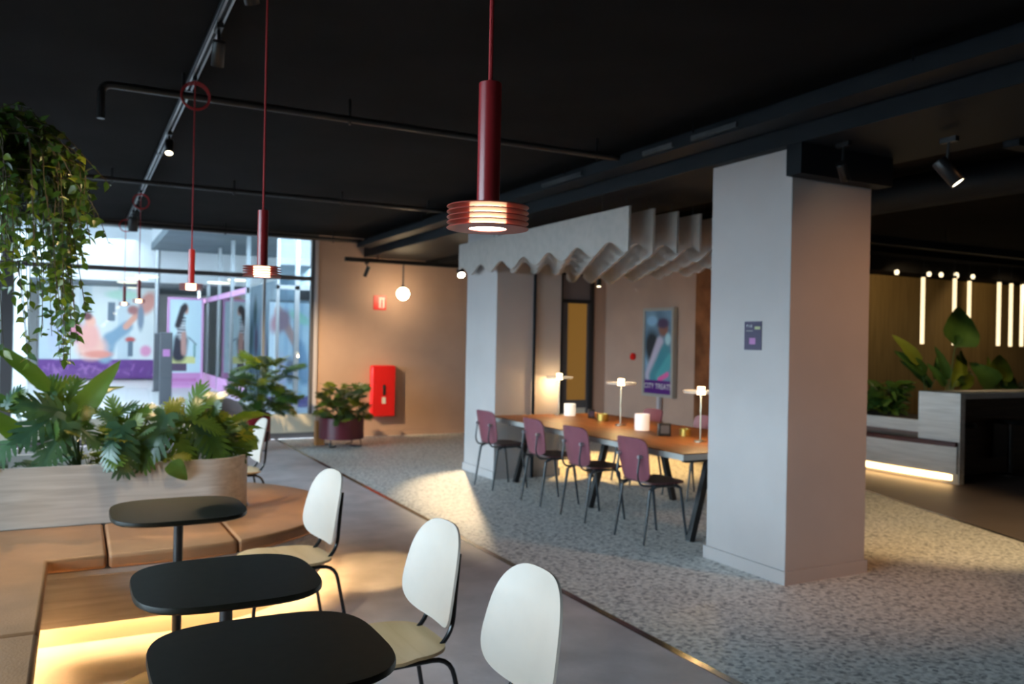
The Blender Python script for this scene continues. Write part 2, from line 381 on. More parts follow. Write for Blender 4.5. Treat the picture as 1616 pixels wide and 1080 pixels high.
class Paint:
    def __init__(s, bgf, ax=1.0): s.bg = bgf; s.ops = []; s.ax = ax
    def ell(s, cx, cy, rx, ry, c, rot=0, soft=0.55): s.ops.append((0, cx, cy, rx, ry, R(rot), srgb(*c)[:3], soft)); return s
    def seg(s, x0, y0, x1, y1, w, c, soft=0.6): s.ops.append((1, x0, y0, x1, y1, w, srgb(*c)[:3], soft)); return s
    def rect(s, x0, y0, x1, y1, c): s.ops.append((2, x0, y0, x1, y1, 0, srgb(*c)[:3], 0)); return s
    def __call__(s, u, v):
        c = list(s.bg(u, v)); A = s.ax
        for o in s.ops:
            if o[0] == 0:
                dx, dy = (u - o[1]) * A, v - o[2]; cs, sn = math.cos(o[5]), math.sin(o[5])
                d = math.hypot((dx * cs + dy * sn) / (o[3] * A), (-dx * sn + dy * cs) / o[4]); a = max(0, min(1, (1 - d) / o[7] + 0.5))
            elif o[0] == 1:
                ax_, ay, bx, by = o[1] * A, o[2], o[3] * A, o[4]; px, py = u * A, v
                L2 = (bx - ax_) ** 2 + (by - ay) ** 2; t = max(0, min(1, ((px - ax_) * (bx - ax_) + (py - ay) * (by - ay)) / L2))
                d = math.hypot(px - ax_ - t * (bx - ax_), py - ay - t * (by - ay)) / o[5]; a = max(0, min(1, (1 - d) / o[7] + 0.5))
            else: a = 1 if o[1] <= u <= o[3] and o[2] <= v <= o[4] else 0
            if a > 0: c = [c[k] * (1 - a) + o[6][k] * a for k in range(3)]
        return c

# ------------------------------------------------------------------ structure
YG = 12.4; CZ = 3.05
struct(box('floor', -2.9, 2.60, -3, YG, -0.1, 0, M['floor']))
struct(MB().prism([(2.645, -3), (4.09, -3), (9.75, YG), (2.645, YG)], -.1, 0).obj('floor', M['terrazzo']))
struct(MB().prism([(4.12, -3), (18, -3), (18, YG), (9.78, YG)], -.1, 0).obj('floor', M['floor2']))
struct(MB().prism([(4.09, -3), (4.12, -3), (9.78, YG), (9.75, YG)], -.1, .003).obj('trim_5', M['brass']))
struct(box('trim_1', 2.60, 2.645, -3, YG, -0.1, 0.003, M['brass']))
struct(box('ceiling', -2.9, 18, -3, YG + 0.1, CZ, CZ + 0.15, M['ceiling']))
struct(box('wall_back', -2.9, 18, -3.2, -3, 0, CZ, M['plaster_pink']))
struct(box('wall_left', -2.96, -2.88, -3, 0.2, 0, CZ, M['plaster_pink']))  # unseen; kept solid here to hold daylight off the columns' side faces
struct(box('wall_right', 18, 18.2, -3, YG, 0, CZ, M['plaster_pink']))
struct(box('wall_far', 3.2, 7.42, YG, YG + 0.2, 0, CZ, M['plaster_pink']))
struct(box('wall_far', 8.14, 8.4, YG, YG + 0.2, 0, CZ, M['plaster_pink']))
struct(box('wall_far', 7.42, 8.14, YG, YG + 0.2, 2.78, CZ, M['plaster_pink']))
struct(box('wall_side', 8.4, 8.6, 8.9, YG, 0, CZ, M['plaster_pink']))
struct(box('wall_amber', 8.6, 18, 10.0, 10.2, 0, 2.82, M['amber']))
struct(box('baseboard_far', 3.2, 7.42, YG - 0.015, YG, 0, 0.08, M['plaster_pink']))
# ceiling drop above the right hand room
struct(box('trim_2', 5.4, 18, 9.4, 10.2, 2.82, CZ, M['ceiling']))
# columns with skirting
def column(x0, x1, y0, y1, top, label):
    t = thing('column', label, 'column', ((x0 + x1) / 2, (y0 + y1) / 2, 0))
    t['kind'] = 'structure'; hx, hy = (x1 - x0) / 2, (y1 - y0) / 2
    box('shaft', -hx, hx, -hy, hy, 0.0, top, M['plaster'], t, 0.004)
    MB().ring([(-hx - .014, -hy - .014), (hx + .014, -hy - .014), (hx + .014, hy + .014), (-hx - .014, hy + .014)],
              [(-hx, -hy), (hx, -hy), (hx, hy), (-hx, hy)], 0, 0.085).obj('skirting', M['plaster'], t)
    return t
column(3.98, 4.71, 3.82, 4.56, CZ, 'square pale grey column in the right foreground with a small purple sign')
fc = column(4.04, 4.86, 8.07, 8.85, CZ, 'square pale column behind the head of the long table')
MB().tube([(4.5, 8.04, 0), (4.5, 8.04, 2.76)], 0.018, 8).obj('drain_pipe', M['beam'])
tag(bpy.data.objects['drain_pipe'], 'thin dark vertical pipe running up the far column', 'pipe')
# window wall
def windowwall():
    t = bpy.data.objects.new('window_1', None); COL.objects.link(t); struct(t)
    box('frame_head', -2.9, 3.2, YG, YG + 0.1, 2.97, CZ, M['frame'], t)
    box('transom', -2.9, 3.2, YG, YG + 0.08, 2.36, 2.42, M['frame'], t)
    box('parapet', -2.9, 3.2, YG, YG + 0.18, 0.09, 0.36, M['cream'], t)
    box('plinth', -2.9, 3.2, YG + 0.02, YG + 0.16, 0, 0.09, M['frame'], t)
    for x, w in ((-2.86, 0.08), (-0.86, 0.13), (2.40, 0.035)):
        box('mullion', x, x + w, YG + 0.005, YG + 0.085, 0.36, 2.97, M['frame' if w > .05 else 'alu'], t)
    box('frame_post', 3.10, 3.15, YG + 0.003, YG + 0.09, 0.36, 2.97, M['frame'], t)
    box('frame_post', 3.15, 3.2, YG - 0.02, YG + 0.1, 0.36, 2.97, M['framepale'], t)
    for x0, x1 in ((-2.78, -0.86), (-0.73, 2.40), (2.435, 3.10)):
        box('pane', x0, x1, YG + 0.04, YG + 0.046, 0.36, 2.36, M['glass'], t)
        box('pane', x0, x1, YG + 0.04, YG + 0.046, 2.42, 2.97, M['glass'], t)
windowwall()
def leftwall():
    t = bpy.data.objects.new('window_2', None); COL.objects.link(t); struct(t)
    box('frame_head', -2.96, -2.88, 0.2, YG, 2.52, CZ, M['frame'], t)  # unseen head set low so the upper columns get less daylight
    box('sill', -2.96, -2.88, 0.2, YG, 0, 0.08, M['frame'], t)
    y = 0.2
    while y < YG:
        box('mullion', -2.96, -2.88, y, y + 0.06, 0.08, 2.52, M['frame'], t)
        box('pane', -2.925, -2.92, y + 0.06, min(y + 1.525, YG), 0.08, 2.52, M['glass'], t); y += 1.525
leftwall()
struct(box('ground', -60, -2.96, -40, 60, -0.2, -0.05, M['pavement']))
struct(box('ceiling_dropped', 4.92, 8.4, 8.9, YG, 2.69, CZ - .001, M['ceiling']))
# door in the far wall with a lit amber pane
def door():
    t = bpy.data.objects.new('door_1', None); COL.objects.link(t); struct(t)
    x0, x1 = 7.42, 8.14
    for a, b in ((x0, x0 + .07), (x1 - .07, x1)): box('frame', a, b, YG - .02, YG + .12, 0, 2.78, M['black'], t)
    box('frame', x0 + .07, x1 - .07, YG - .02, YG + .12, 2.70, 2.78, M['black'], t)
    box('frame', x0 + .07, x1 - .07, YG - .02, YG + .12, 2.20, 2.27, M['black'], t)
    box('head_panel', x0 + .07, x1 - .07, YG + .02, YG + .06, 2.27, 2.70, M['grey'], t)
    box('leaf_stile', x0 + .07, x0 + .2, YG + .02, YG + .07, 0, 2.20, M['frame'], t)
    box('leaf_stile', x1 - .12, x1 - .07, YG + .02, YG + .07, 0, 2.20, M['frame'], t)
    box('leaf_rail', x0 + .2, x1 - .12, YG + .02, YG + .07, 0.36, 0.50, M['frame'], t)
    box('pane', x0 + .2, x1 - .12, YG + .04, YG + .05, 0.50, 2.20, M['doorlit'], t)
    box('kick_panel', x0 + .2, x1 - .12, YG + .03, YG + .06, 0, 0.36, M['cream'], t)
door()

# beams, ducts, pipes on the ceiling
bm_ = box('ceiling_beam', 3.90, 4.90, -3, YG - 0.01, 2.76, CZ - 0.001, M['beam']); tag(struct(bm_))
t = thing('cable_tray', 'long dark cable tray hung along the ceiling over the columns', 'cable tray', (3.74, 4.5, 2.86))
box('side_rail', -0.10, -0.085, -7.4, 7.4, 0, 0.07, M['beam'], t); box('side_rail', 0.085, 0.10, -7.4, 7.4, 0, 0.07, M['beam'], t)
box('tray_bottom', -0.10, 0.10, -7.4, 7.4, -0.006, 0, M['beam'], t)
for y0, y1 in ((-0.55, -0.12), (0.08, 0.42), (1.25, 1.9), (3.2, 3.9)): box('pale_cover', -0.118, -0.102, y0, y1, 0.012, 0.045, M['galv'], t)
for k in range(9): MB().tube([(0.0, -6.8 + k * 1.7, 0.05), (0.0, -6.8 + k * 1.7, 0.188)], 0.006, 6).obj('hanger_rod', M['beam'], t)
d = MB().tube([(6.35, -2.9, 2.86), (6.35, 9.3, 2.86)], 0.15, 20).obj('ventilation_duct', M['beam']); tag(d, 'round black ventilation duct behind the ceiling beam', 'duct')
def pipe(name, pts, r, label):
    t = thing(name, label, 'pipe', pts[0]); P = [Vector(p) - Vector(pts[0]) for p in pts]
    MB().tube(roundpath(P, 0.06), r, 10).obj('pipe_run', M['black'], t)
    a, b = P[-2], P[-1]
    for f in (0.12, 0.4, 0.68, 0.93):
        q = a + (b - a) * f; MB().tube([q + Vector((0, 0, -r * 1.6)), q + Vector((0, 0, CZ - pts[-1][2]))], 0.009, 6).obj('pipe_clamp', M['black'], t)
    return t
pipe('sprinkler_pipe', [(0.10, 5.25, 2.72), (0.10, 5.25, 2.92), (3.7, 5.25, 2.92)], 0.022, 'black ceiling pipe with a down-turned end nearest the camera')
pipe('sprinkler_pipe', [(-0.3, 8.6, 2.95), (-0.2, 8.6, 2.95), (3.7, 8.6, 2.95)], 0.022, 'black ceiling pipe crossing farther back, second from the camera')
pipe('sprinkler_pipe', [(-2.4, 11.9, 2.94), (-2.3, 11.9, 2.94), (3.7, 11.9, 2.94)], 0.030, 'black ceiling pipe just in front of the window head')
# right room ceiling members
for k, (y, z, x0, x1) in enumerate(((2.95, 2.72, 4.9, 14.0), (6.6, 2.74, 5.5, 17.5), (7.9, 2.86, 5.5, 17.5))):
    o = box('lighting_rail', x0, x1, y, y + 0.10, z, z + 0.09, M['beam' if k < 2 else 'ceiling'])
    tag(o, ['dark suspended rail carrying the lit spotlight on the right', 'dark rail hung over the bar floor, middle one', 'dark rail hung nearest the amber wall'][k], 'rail')
    for q in range(4):
        xx = x0 + 0.2 + q * (x1 - x0 - .4) / 3; MB().tube([(xx, y + .05, z + .09), (xx, y + .05, CZ)], 0.004, 6).obj('hanger_wire', M['black'], o)

# ------------------------------------------------------------------ atrium beyond the glass
struct(box('floor_atrium', -14, 12, YG + 0.2, 34, -0.1, 0, M['atfloor']))
struct(box('ceiling_atrium', 1.9, 12, YG + .2, 26.5, 4.0, 4.2, M['atceil']))
struct(box('ceiling_atrium', -14, -10, YG + .2, 26.5, 4.0, 4.2, M['atceil']))
struct(box('ceiling_atrium', -10, 1.9, YG + .2, 14, 4.0, 4.2, M['atceil']))
struct(box('ceiling_atrium_low', -14, 12, 26.7, 34, 3.05, 3.2, M['atceil']))
struct(box('trim_3', -14, 12, 26.5, 26.7, 3.05, 4.9, M['atwhite']))
struct(box('trim_4', 1.9, 2.1, 14, 26.5, 4.2, 4.9, M['atwhite']))
struct(box('wall_atrium_far', -14, 12, 34, 34.2, 0, 3.2, M['atwhite']))
struct(box('wall_atrium_left', -14.2, -14, YG + .2, 34, 0, 4.2, M['atwhite']))
struct(box('wall_atrium_right', 12, 12.2, YG + .2, 34, 0, 4.2, M['atceil']))
struct(box('wall_atrium_near', -14, -2.9, YG + .1, YG + .2, 0, 4.2, M['atwhite']))
t = thing('skylight', 'bright rectangular skylight with white bars over the hall outside the glass', 'skylight', (-4, 20, 4.6)); t['kind'] = 'structure'
for k in range(6): box('glazing_bar', -6, 5.9, -5.2 + k * 2.1, -5.1 + k * 2.1, -.05, .05, M['atwhite'], t)
box('pane', -6, 5.9, -6, 6.5, -.01, .0, M['skypane'], t)
cl = box('white_pier', aty(22, 500, 24).x, aty(44, 500, 24).x, 24, 24.3, 0, 4.0, M['atwhite'])
tag(struct(cl))

# mural on a free standing panel
def bgm(u, v):
    n = noise.noise(Vector((u * 7, v * 5, 1.3))) * 0.5 + 0.5
    a = srgb(205, 214, 220); b = srgb(150, 175, 195)
    k = 0.7 + 0.3 * n if (int(u * 9) % 3) else 0.3 + .3 * n
    return [b[i] * (1 - k) + a[i] * k for i in range(3)]
mur = Paint(bgm, 1.15)
mur.rect(0, 0, 1, .20, (95, 50, 130))
for k in range(26):
    x = random.random(); mur.seg(x, .03 + .14 * random.random(), x + .05 * random.uniform(-1, 1), .03 + .14 * random.random(), .008, (140, 95, 165), .8)
mur.seg(.35, .26, .30, .70, .010, (120, 130, 150)).rect(.58, .62, .64, .82, (90, 110, 130))
mur.seg(.56, .24, .60, .42, .075, (125, 155, 180)).seg(.60, .42, .75, .56, .06, (115, 148, 175)).seg(.74, .56, .93, .82, .032, (205, 150, 135))
mur.ell(.93, .82, .07, .13, (190, 135, 130), -25).ell(.80, .74, .05, .05, (150, 100, 105)).ell(.87, .66, .03, .14, (110, 130, 155))
mur.ell(.44, .33, .13, .13, (225, 180, 170)).ell(.42, .45, .09, .15, (222, 165, 160)).ell(.43, .61, .045, .055, (225, 170, 155)).ell(.40, .66, .045, .04, (105, 60, 70))
mur.ell(.50, .26, .12, .04, (215, 140, 130)).ell(.30, .50, .05, .12, (200, 130, 150))
mur.ell(.78, .42, .045, .03, (180, 80, 80)).rect(.755, .24, .80, .40, (85, 105, 125)).ell(.92, .30, .05, .06, (205, 140, 180))
mur.ell(.15, .5, .08, .25, (170, 180, 205)).ell(.7, .9, .14, .05, (165, 205, 195))
P0 = atz(60, 598, 0.0); YM = 30.0
t = thing('mural_panel', 'large printed mural of people with a purple band along its foot', 'mural', (aty(60, 598, YM).x, YM, 0.05))
wm = aty(243, 590, YM).x - aty(60, 598, YM).x
picture('print', wm, 3.05, mur, M['print'], t, 110, 90).location = (0, 0, 0)
box('backing_board', 0, wm, 0.005, 0.08, 0, 3.05, M['atceil'], t)
box('panel_frame', -0.05, wm + 0.12, 0.0, 0.1, 3.05, 3.13, M['atwhite'], t)
for xx in (-0.05, wm): box('panel_post', xx, xx + 0.05 + (0.07 if xx > 0 else 0), 0, 0.1, -0.05, 3.05, M['bollard'], t)
# pink framed portrait poster
YP = 25.5; a = aty(262, 607, YP); b = aty(322, 470, YP)
def bgp(u, v):
    s1 = srgb(222, 243, 248); s2 = srgb(205, 232, 242); return [s1[i] * (1 - u) + s2[i] * u for i in range(3)]
pw, ph = b.x - a.x, b.z - 0.02
wom = Paint(bgp, pw / ph)
wom.rect(0, .0, 1, .15, (215, 150, 205))
for k in range(9): wom.rect(.12 + k * .085, .05, .17 + k * .085, .09, (200, 110, 175))
wom.rect(.05, .17, .55, .26, (90, 70, 95)).rect(0, .26, .82, .34, (225, 225, 150))
wom.seg(.30, .36, .36, .52, .085, (45, 45, 62)).seg(.46, .38, .44, .62, .030, (200, 150, 140)).ell(.36, .68, .13, .13, (225, 225, 228))
for k in range(7): wom.rect(.24, .575 + k * .034, .50, .587 + k * .034, (70, 75, 90))
wom.seg(.44, .60, .45, .42, .026, (205, 155, 145)).ell(.52, .885, .065, .055, (215, 165, 150)).ell(.47, .91, .09, .05, (40, 35, 45)).seg(.42, .90, .26, .70, .035, (38, 33, 42))
wom.seg(.62, .56, .85, .48, .008, (110, 130, 150)).seg(.80, .48, .80, .34, .012, (120, 165, 160))
t = thing('framed_poster', 'pink framed poster of a woman in a striped top seen from the side', 'poster', (a.x, YP, 0))
pic = picture('print', pw - .12, ph - .12, wom, M['print'], t, 60, 110); pic.location = (.06, .0, .06)
MB().box(0, .06, -.02, .06, 0, ph).box(pw - .06, pw, -.02, .06, 0, ph).box(.06, pw - .06, -.02, .06, 0, .06).box(.06, pw - .06, -.02, .06, ph - .06, ph).obj('poster_frame', M['pinkpaint'], t)
box('backing_board', .06, pw - .06, .01, .06, .06, ph - .06, M['atwhite'], t)
# grey posts
c = atz(262, 640, 0); t = thing('info_post', 'dark grey upright post with a small pink square, outside the glass', 'post', c)
top = atx(262, 524, c.x).z
pt = box('post_body', -.14, .10, -.08, .08, 0, 1.56, M['bollard'], t, .01); box('pink_square', -.09, .05, -.086, -.080, 1.05, 1.20, M['signpink'], t)
c = atz(248, 618, 0); t = thing('info_post', 'plain dark grey post left of the one with the pink square', 'post', c)
box('post_body', -.10, .12, -.06, .06, 0, 1.55, M['bollard'], t, .01); box('foot_plate', -.13, .15, -.09, .09, 0, .02, M['bollard'], t)
# slim white post between
c = aty(247, 520, 26); o = MB().tube([(c.x, 26, 0), (c.x, 26, 3.95)], .07, 12).obj('slim_post', M['alu']); tag(o, 'slim pale metal post rising between the mural and the pink framed poster', 'post')
# shopfront along the right of the atrium
t = thing('shopfront', 'glass shopfront with pink bands at its foot and head', 'shopfront', (3.55, 20, 0)); t['kind'] = 'structure'
box('pink_foot_band', -.06, 0, 0, 9, 0, .36, M['pinkpaint'], t); box('pink_head_band', -.06, 0, 0, 9, 2.52, 2.66, M['pinkpaint'], t)
for k in range(5): box('shop_mullion', -.07, .02, k * 2.2, k * 2.2 + .08, 0, 3.98, M['alu'], t)
for k in range(4): box('pane', -.03, -.02, k * 2.2 + .08, k * 2.2 + 2.2, .36, 2.52, M['glass_blue'], t)
def bgs(u, v):
    n = noise.noise(Vector((u * 14, v * 1.2, 4.0))) * .5 + .5; a = srgb(120, 150, 170); b = srgb(200, 218, 228)
    return [a[i] * (1 - n) + b[i] * n for i in range(3)]
sh = Paint(bgs, 2)
for k in range(14): sh.ell(random.random(), random.uniform(.3, .8), .03, .15, random.choice([(60, 80, 95), (120, 95, 120), (210, 190, 200), (80, 110, 110)]), 0, .8)
o = picture('shop_display', 9, 3.0, sh, M['print'], None, 120, 40); o.location = (4.6, 29, 0); o.rotation_euler = (0, 0, -PI / 2)
tag(o, 'blurred printed display wall behind the glass shopfront', 'display')
# glass doors nearer, right, with a print painted as the mural's reflection
t = thing('glass_doors', 'row of blue tinted glass panels with pale uprights right of the shopfront', 'glass partition', (3.35, 16.0, 0)); t['kind'] = 'structure'
for k, x in enumerate((0, .34, .72, 1.30)):
    box('upright', x, x + (.05 if k != 1 else .09), 0, .06, 0, 3.98, M['alu'], t)
for k, (x0, x1) in enumerate(((.05, .34), (.43, .72), (.77, 1.30))): box('pane', x0, x1, .02, .03, 0, 3.98, M['glass_blue'], t)
box('head_rail', 0, 1.35, 0, .06, 2.42, 2.50, M['alu'], t)
m2 = Paint(bgm, .6); m2.seg(.2, .92, .7, .55, .05, (190, 140, 130)).ell(.25, .82, .25, .1, (160, 120, 130), 30).seg(.7, .55, .85, .3, .09, (120, 150, 175)).ell(.7, .86, .25, .05, (160, 205, 180), -20).ell(.5, .35, .12, .12, (90, 100, 120)).ell(.3, .3, .1, .2, (205, 190, 205)).rect(0, 0, 1, .1, (110, 90, 140))
x0 = aty(424, 560, 18).x; x1 = aty(492, 560, 18).x
t = thing('mural_reflection_print', 'printed sheet standing in for the mural reflection in the tinted glass panels', 'poster', (x0, 18, 0.0))
picture('print', x1 - x0, 2.25, m2, M['print'], t, 40, 70); box('backing_board', 0, x1 - x0, .005, .06, 0, 2.3, M['atceil'], t)
# round lights on the low atrium ceiling
for k, (px, py) in enumerate(((201, 446), (216, 441), (232, 437), (208, 455), (345, 447), (377, 443))):
    q = atz(px, py, 3.04 if k < 4 else 3.95)
    if k >= 4: q = aty(px, py, 22.5)
    o = MB().lathe([(1e-3, -.01), (.26, -.01), (.28, .0), (.28, .02), (1e-3, .02)], 20).obj('ceiling_light', M['downlight']); o.location = q
    tag(o, ['warm round ceiling light over the mural, farthest left', 'warm round ceiling light over the mural, between two others', 'warm round ceiling light over the mural, nearest the slim post', 'lowest warm round ceiling light over the mural', 'warm round light seen in the shop, left one', 'warm round light seen in the shop, right one'][k], 'ceiling light', 'round lights of the hall outside')

# ------------------------------------------------------------------ bench and long planter
BC = (0.45, 5.40); BR = 1.03
def bench_outline(i, x0=-2.4):
    pts = [(x0 + i, 0.9 + i), (-0.10 - i, 0.9 + i), (-0.10 - i, 4.37 + i)]
    pts += [(BC[0] + (BR - i) * math.cos(R(a)), BC[1] + (BR - i) * math.sin(R(a))) for a in range(-90, 91, 6)]
    pts += [(x0 + i, 6.43 - i)]
    return pts
t = thing('corner_bench', 'L-shaped bench with cognac leather cushions and a pale wood front lit from below', 'bench', (0, 0, 0))
MB().prism(bench_outline(0.15), 0.0, 0.17).obj('plinth', M['cream'], t)
MB().prism(bench_outline(0.035), 0.17, 0.36).ring(bench_outline(.035), bench_outline(.055), .12, .17).obj('wood_front', M['wood'], t)
MB().prism(bench_outline(0.012), 0.355, 0.385).obj('wood_rim', M['wood'], t, .004)
def under_strip(out, inn, z, m, parent):
    n = len(out); vs = [(x, y, z) for x, y in out] + [(x, y, z) for x, y in inn] + [(x, y, z + .004) for x, y in out] + [(x, y, z + .004) for x, y in inn]
    fs = []
    for i in range(n - 1): fs += [(i + 1, i, n + i, n + i + 1), (2 * n + i, 2 * n + i + 1, 3 * n + i + 1, 3 * n + i)]
    return MB().add(vs, fs).obj('led_strip', m, parent)
def strip(path, z0, z1, out, m, parent, name='led_strip'):
    """thin vertical ribbon standing just off a plinth edge"""
    mb = MB(); n = len(path)
    for (x, y) in path: pass
    vs = [(x, y, z) for z in (z0, z1) for x, y in path]; fs = [(i, i + 1, n + i + 1, n + i) for i in range(n - 1)]
    mb.add(vs, fs); o = mb.obj(name, m, parent); sd = o.modifiers.new('thick', 'SOLIDIFY'); sd.thickness = 0.006; return o
bp_ = bench_outline(0.140)
bi_ = bench_outline(0.112); under_strip(bi_[1:-1], bp_[1:-1], 0.162, M['led'], t)
# cushions
def cushion(out, parent): return MB().prism(out, 0.385, 0.452).obj('cushion', M['leather'], parent, 0.016, 3)
g = 0.004
cushion([(-0.85, 0.9), (-0.10, 0.9), (-0.10, 1.9 - g), (-0.85, 1.9 - g)], t)
cushion([(-0.85, 1.9 + g), (-0.10, 1.9 + g), (-0.10, 3.33 - g), (-0.85, 3.33 - g)], t)
cushion([(-0.85, 3.33 + g), (-0.10, 3.33 + g), (-0.10, 4.37), (0.15 - g, 4.37), (0.15 - g, 5.11), (-0.85, 5.11)], t)
cushion([(-2.35, 4.37), (-0.86, 4.37), (-0.86, 5.11), (-2.35, 5.11)], t)
def cst(a, r): return (BC[0] + r * math.cos(R(a)), BC[1] + r * math.sin(R(a)))
PC = (0.68, 5.41); PR = 0.285
def pst(a, r=PR + .004): return (PC[0] + r * math.cos(R(a)), PC[1] + r * math.sin(R(a)))
A1 = -73
cushion([(0.15 + g, 4.37)] + [cst(a, BR) for a in range(-90, A1, 5)] + [cst(A1, BR), (0.74 - g, 5.11), (0.15 + g, 5.11)], t)
cushion([(cst(A1, BR)[0] + 2 * g, cst(A1, BR)[1])] + [cst(a, BR) for a in range(A1 + 3, 76, 5)] + [(0.74, 5.72)] + [pst(a) for a in range(75, -80, -10)] + [(0.74 + g, 5.11)], t)
cushion([(0.74 - g, 5.72), cst(72, BR)] + [cst(a, BR) for a in range(78, 91, 4)] + [(-0.6, 6.43), (-0.6, 5.72)], t)
cushion([(-0.61, 5.72), (-0.61, 6.43), (-2.35, 6.43), (-2.35, 5.72)], t)
# planter
def stadium(i):
    r = PR - i
    return [(-2.35 + i, PC[1] - r)] + [(PC[0] + r * math.cos(R(a)), PC[1] + r * math.sin(R(a))) for a in range(-90, 91, 6)] + [(-2.35 + i, PC[1] + r)]
t = thing('long_planter', 'long pale wood planter box with a rounded end standing on the bench', 'planter', (0, 0, 0))
MB().ring(stadium(0), stadium(.022), 0.45, 0.775).obj('box_wall', M['wood'], t)
MB().prism(stadium(.021), 0.45, 0.70).obj('soil', M['soil'], t)

# ------------------------------------------------------------------ plants
def leaf_lobed(name, m, nl=6, W=0.42, droop=0.35, narrow=0.2):
    """deeply cut leaf, unit length along +Y, normal +Z"""
    mb = MB()
    z = lambda x, y: -droop * (y * y * 0.6 + x * x * 1.2) + 0.12 * abs(x)
    env = lambda s: W * (math.sin(PI * min(1, (s * 0.86 + 0.16))) ** 0.7)
    N = 8
    for sd in (-1, 1):
        for i in range(N):
            y0, y1 = i / N, (i + 1) / N; w0 = narrow * env(y0) * 1.1; w1 = narrow * env(y1) * 1.1 if i < N - 1 else 0.0
            vs = [(0, y0, z(0, y0)), (0, y1, z(0, y1)), (sd * w1, y1, z(w1, y1)), (sd * w0, y0, z(w0, y0))]
            mb.add(vs, [(0, 1, 2, 3)])
        for i in range(nl):
            s = (i + 0.3) / nl * 0.9; L = env(s) * (1.15 + .1 * (i % 2)); ang = R(28 + 38 * s) ; hw = 0.5 / nl * 0.80
            dx, dy = math.cos(ang), math.sin(ang)
            def P(d, o):
                x = dx * d - dy * o * 0.3; y = s + dy * d + o
                return (sd * x, y, z(x, y))
            vs = [P(0, -hw), P(0, hw), P(L * .55, -hw * .95), P(L * .55, hw * .95), P(L * .85, -hw * .6), P(L * .85, hw * .6), P(L * 1.0, 0)]
            mb.add(vs, [(0, 1, 3, 2), (2, 3, 5, 4), (4, 5, 6)])
        # basal lobes
        mb.add([(0, 0, 0), (sd * .10, -.10, z(.1, 0)), (sd * .24, -.10, z(.24, 0)), (sd * .30, .02, z(.3, 0)), (sd * .08, .08, z(.08, 0))], [(0, 1, 2, 3, 4)])
    return mb.mesh(name, m, 60)
def leaf_paddle(name, m, W=0.22, droop=0.25, heart=False):
    mb = MB(); N = 10; K = 2
    def w(s): return W * math.sin(PI * min(1, s ** (0.62 if not heart else 0.5))) ** (0.75) + 0.003
    rows = []
    for i in range(N + 1):
        s = i / N
        for k in range(-K, K + 1):
            x = k / K * w(s); y = s
            rows.append((x, y, -droop * y * y + 0.35 * abs(x) + 0.015 * math.sin(s * 20) * abs(k) / K))
    c = 2 * K + 1
    mb.add(rows, [(i * c + k, i * c + k + 1, (i + 1) * c + k + 1, (i + 1) * c + k) for i in range(N) for k in range(2 * K)])
    return mb.mesh(name, m, 60)
def leaf_small(name, m, W=0.3):
    mb = MB()
    vs = [(0, 0, 0), (-W * .8, .28, .05), (-W, .5, .03), (-W * .5, .8, -.04), (0, 1.08, -.14), (W * .5, .8, -.04), (W, .5, .03), (W * .8, .28, .05), (0, .35, -.03), (0, .7, -.06)]
    mb.add(vs, [(0, 8, 2, 1), (8, 9, 3, 2), (9, 4, 3), (0, 7, 6, 8), (8, 6, 5, 9), (9, 5, 4)])
    return mb.mesh(name, m, 60)
LM = {}
for key in 'ABC':
    mm = M['leaf' + key]
    LM['lobed' + key] = [leaf_lobed('leaf', mm, 6, .44, .35, .17), leaf_lobed('leaf', mm, 7, .38, .5, .13), leaf_lobed('leaf', mm, 6, .46, .2, .28)]
    LM['paddle' + key] = [leaf_paddle('leaf', mm, .15, .2), leaf_paddle('leaf', mm, .12, .45)]
    LM['heart' + key] = [leaf_paddle('leaf', mm, .38, .35, True)]
    LM['small' + key] = [leaf_small('leaf', mm, .30), leaf_small('leaf', mm, .24), leaf_small('leaf', mm, .36)]
def place_leaf(me, root, base, tip, nrm, parent_loc):
    d = Vector(tip) - Vector(base); L = d.length; y = d.normalized(); n = Vector(nrm); x = y.cross(n)
    if x.length < 1e-3: x = y.cross(Vector((1, 0.3, 0)))
    x.normalize(); z = x.cross(y)
    o = bpy.data.objects.new('leaf', me); COL.objects.link(o); o.parent = root
    b = Vector(base) - Vector(parent_loc)
    o.matrix_local = Matrix(((x.x * L, y.x * L, z.x * L, b.x), (x.y * L, y.y * L, z.y * L, b.y), (x.z * L, y.z * L, z.z * L, b.z), (0, 0, 0, 1)))
    return o
def stem(root, a, b, loc, r=0.005, m='stem', bow=0.5):
    a = Vector(a) - Vector(loc); b = Vector(b) - Vector(loc)
    mid = a.lerp(b, .5); mid = Vector((a.x + (b.x - a.x) * (1 - bow) * .6, a.y + (b.y - a.y) * (1 - bow) * .6, a.z + (b.z - a.z) * .75))
    return MB().tube(arc(a, mid, b, 6), r, 6, r * .6).obj('stem', M[m], root)
def plant(name, label, base, leaves, group=None, cat='plant', r=0.005, extra=0):
    """leaves: (mesh, leaf base, leaf tip, normal)"""
    t = thing(name, label, cat, base, 0, group)
    for me, b, tip, n in leaves:
        place_leaf(me, t, b, tip, n, base); stem(t, base, b, base, r)
    if extra:
        rn = random.Random(int(base[0] * 1000))
        for q in range(extra):
            me, b, tip, n = rn.choice(leaves); b = b + Vector((rn.uniform(-.07, .07), rn.uniform(-.04, .09), rn.uniform(-.08, .03)))
            b.z = max(b.z, base[2] + .06)
            d = Vector((rn.uniform(-1, 1), rn.uniform(-.9, .5), rn.uniform(-.5, .8))).normalized() * rn.uniform(.09, .17)
            place_leaf(rn.choice(LM[rn.choice(['lobedA', 'lobedB', 'lobedA', 'lobedB', 'lobedC'])]), t, b, b + d, n + Vector((rn.uniform(-.5, .5), 0, rn.uniform(0, .6))), base); stem(t, base, b, base, r * .7)
    return t
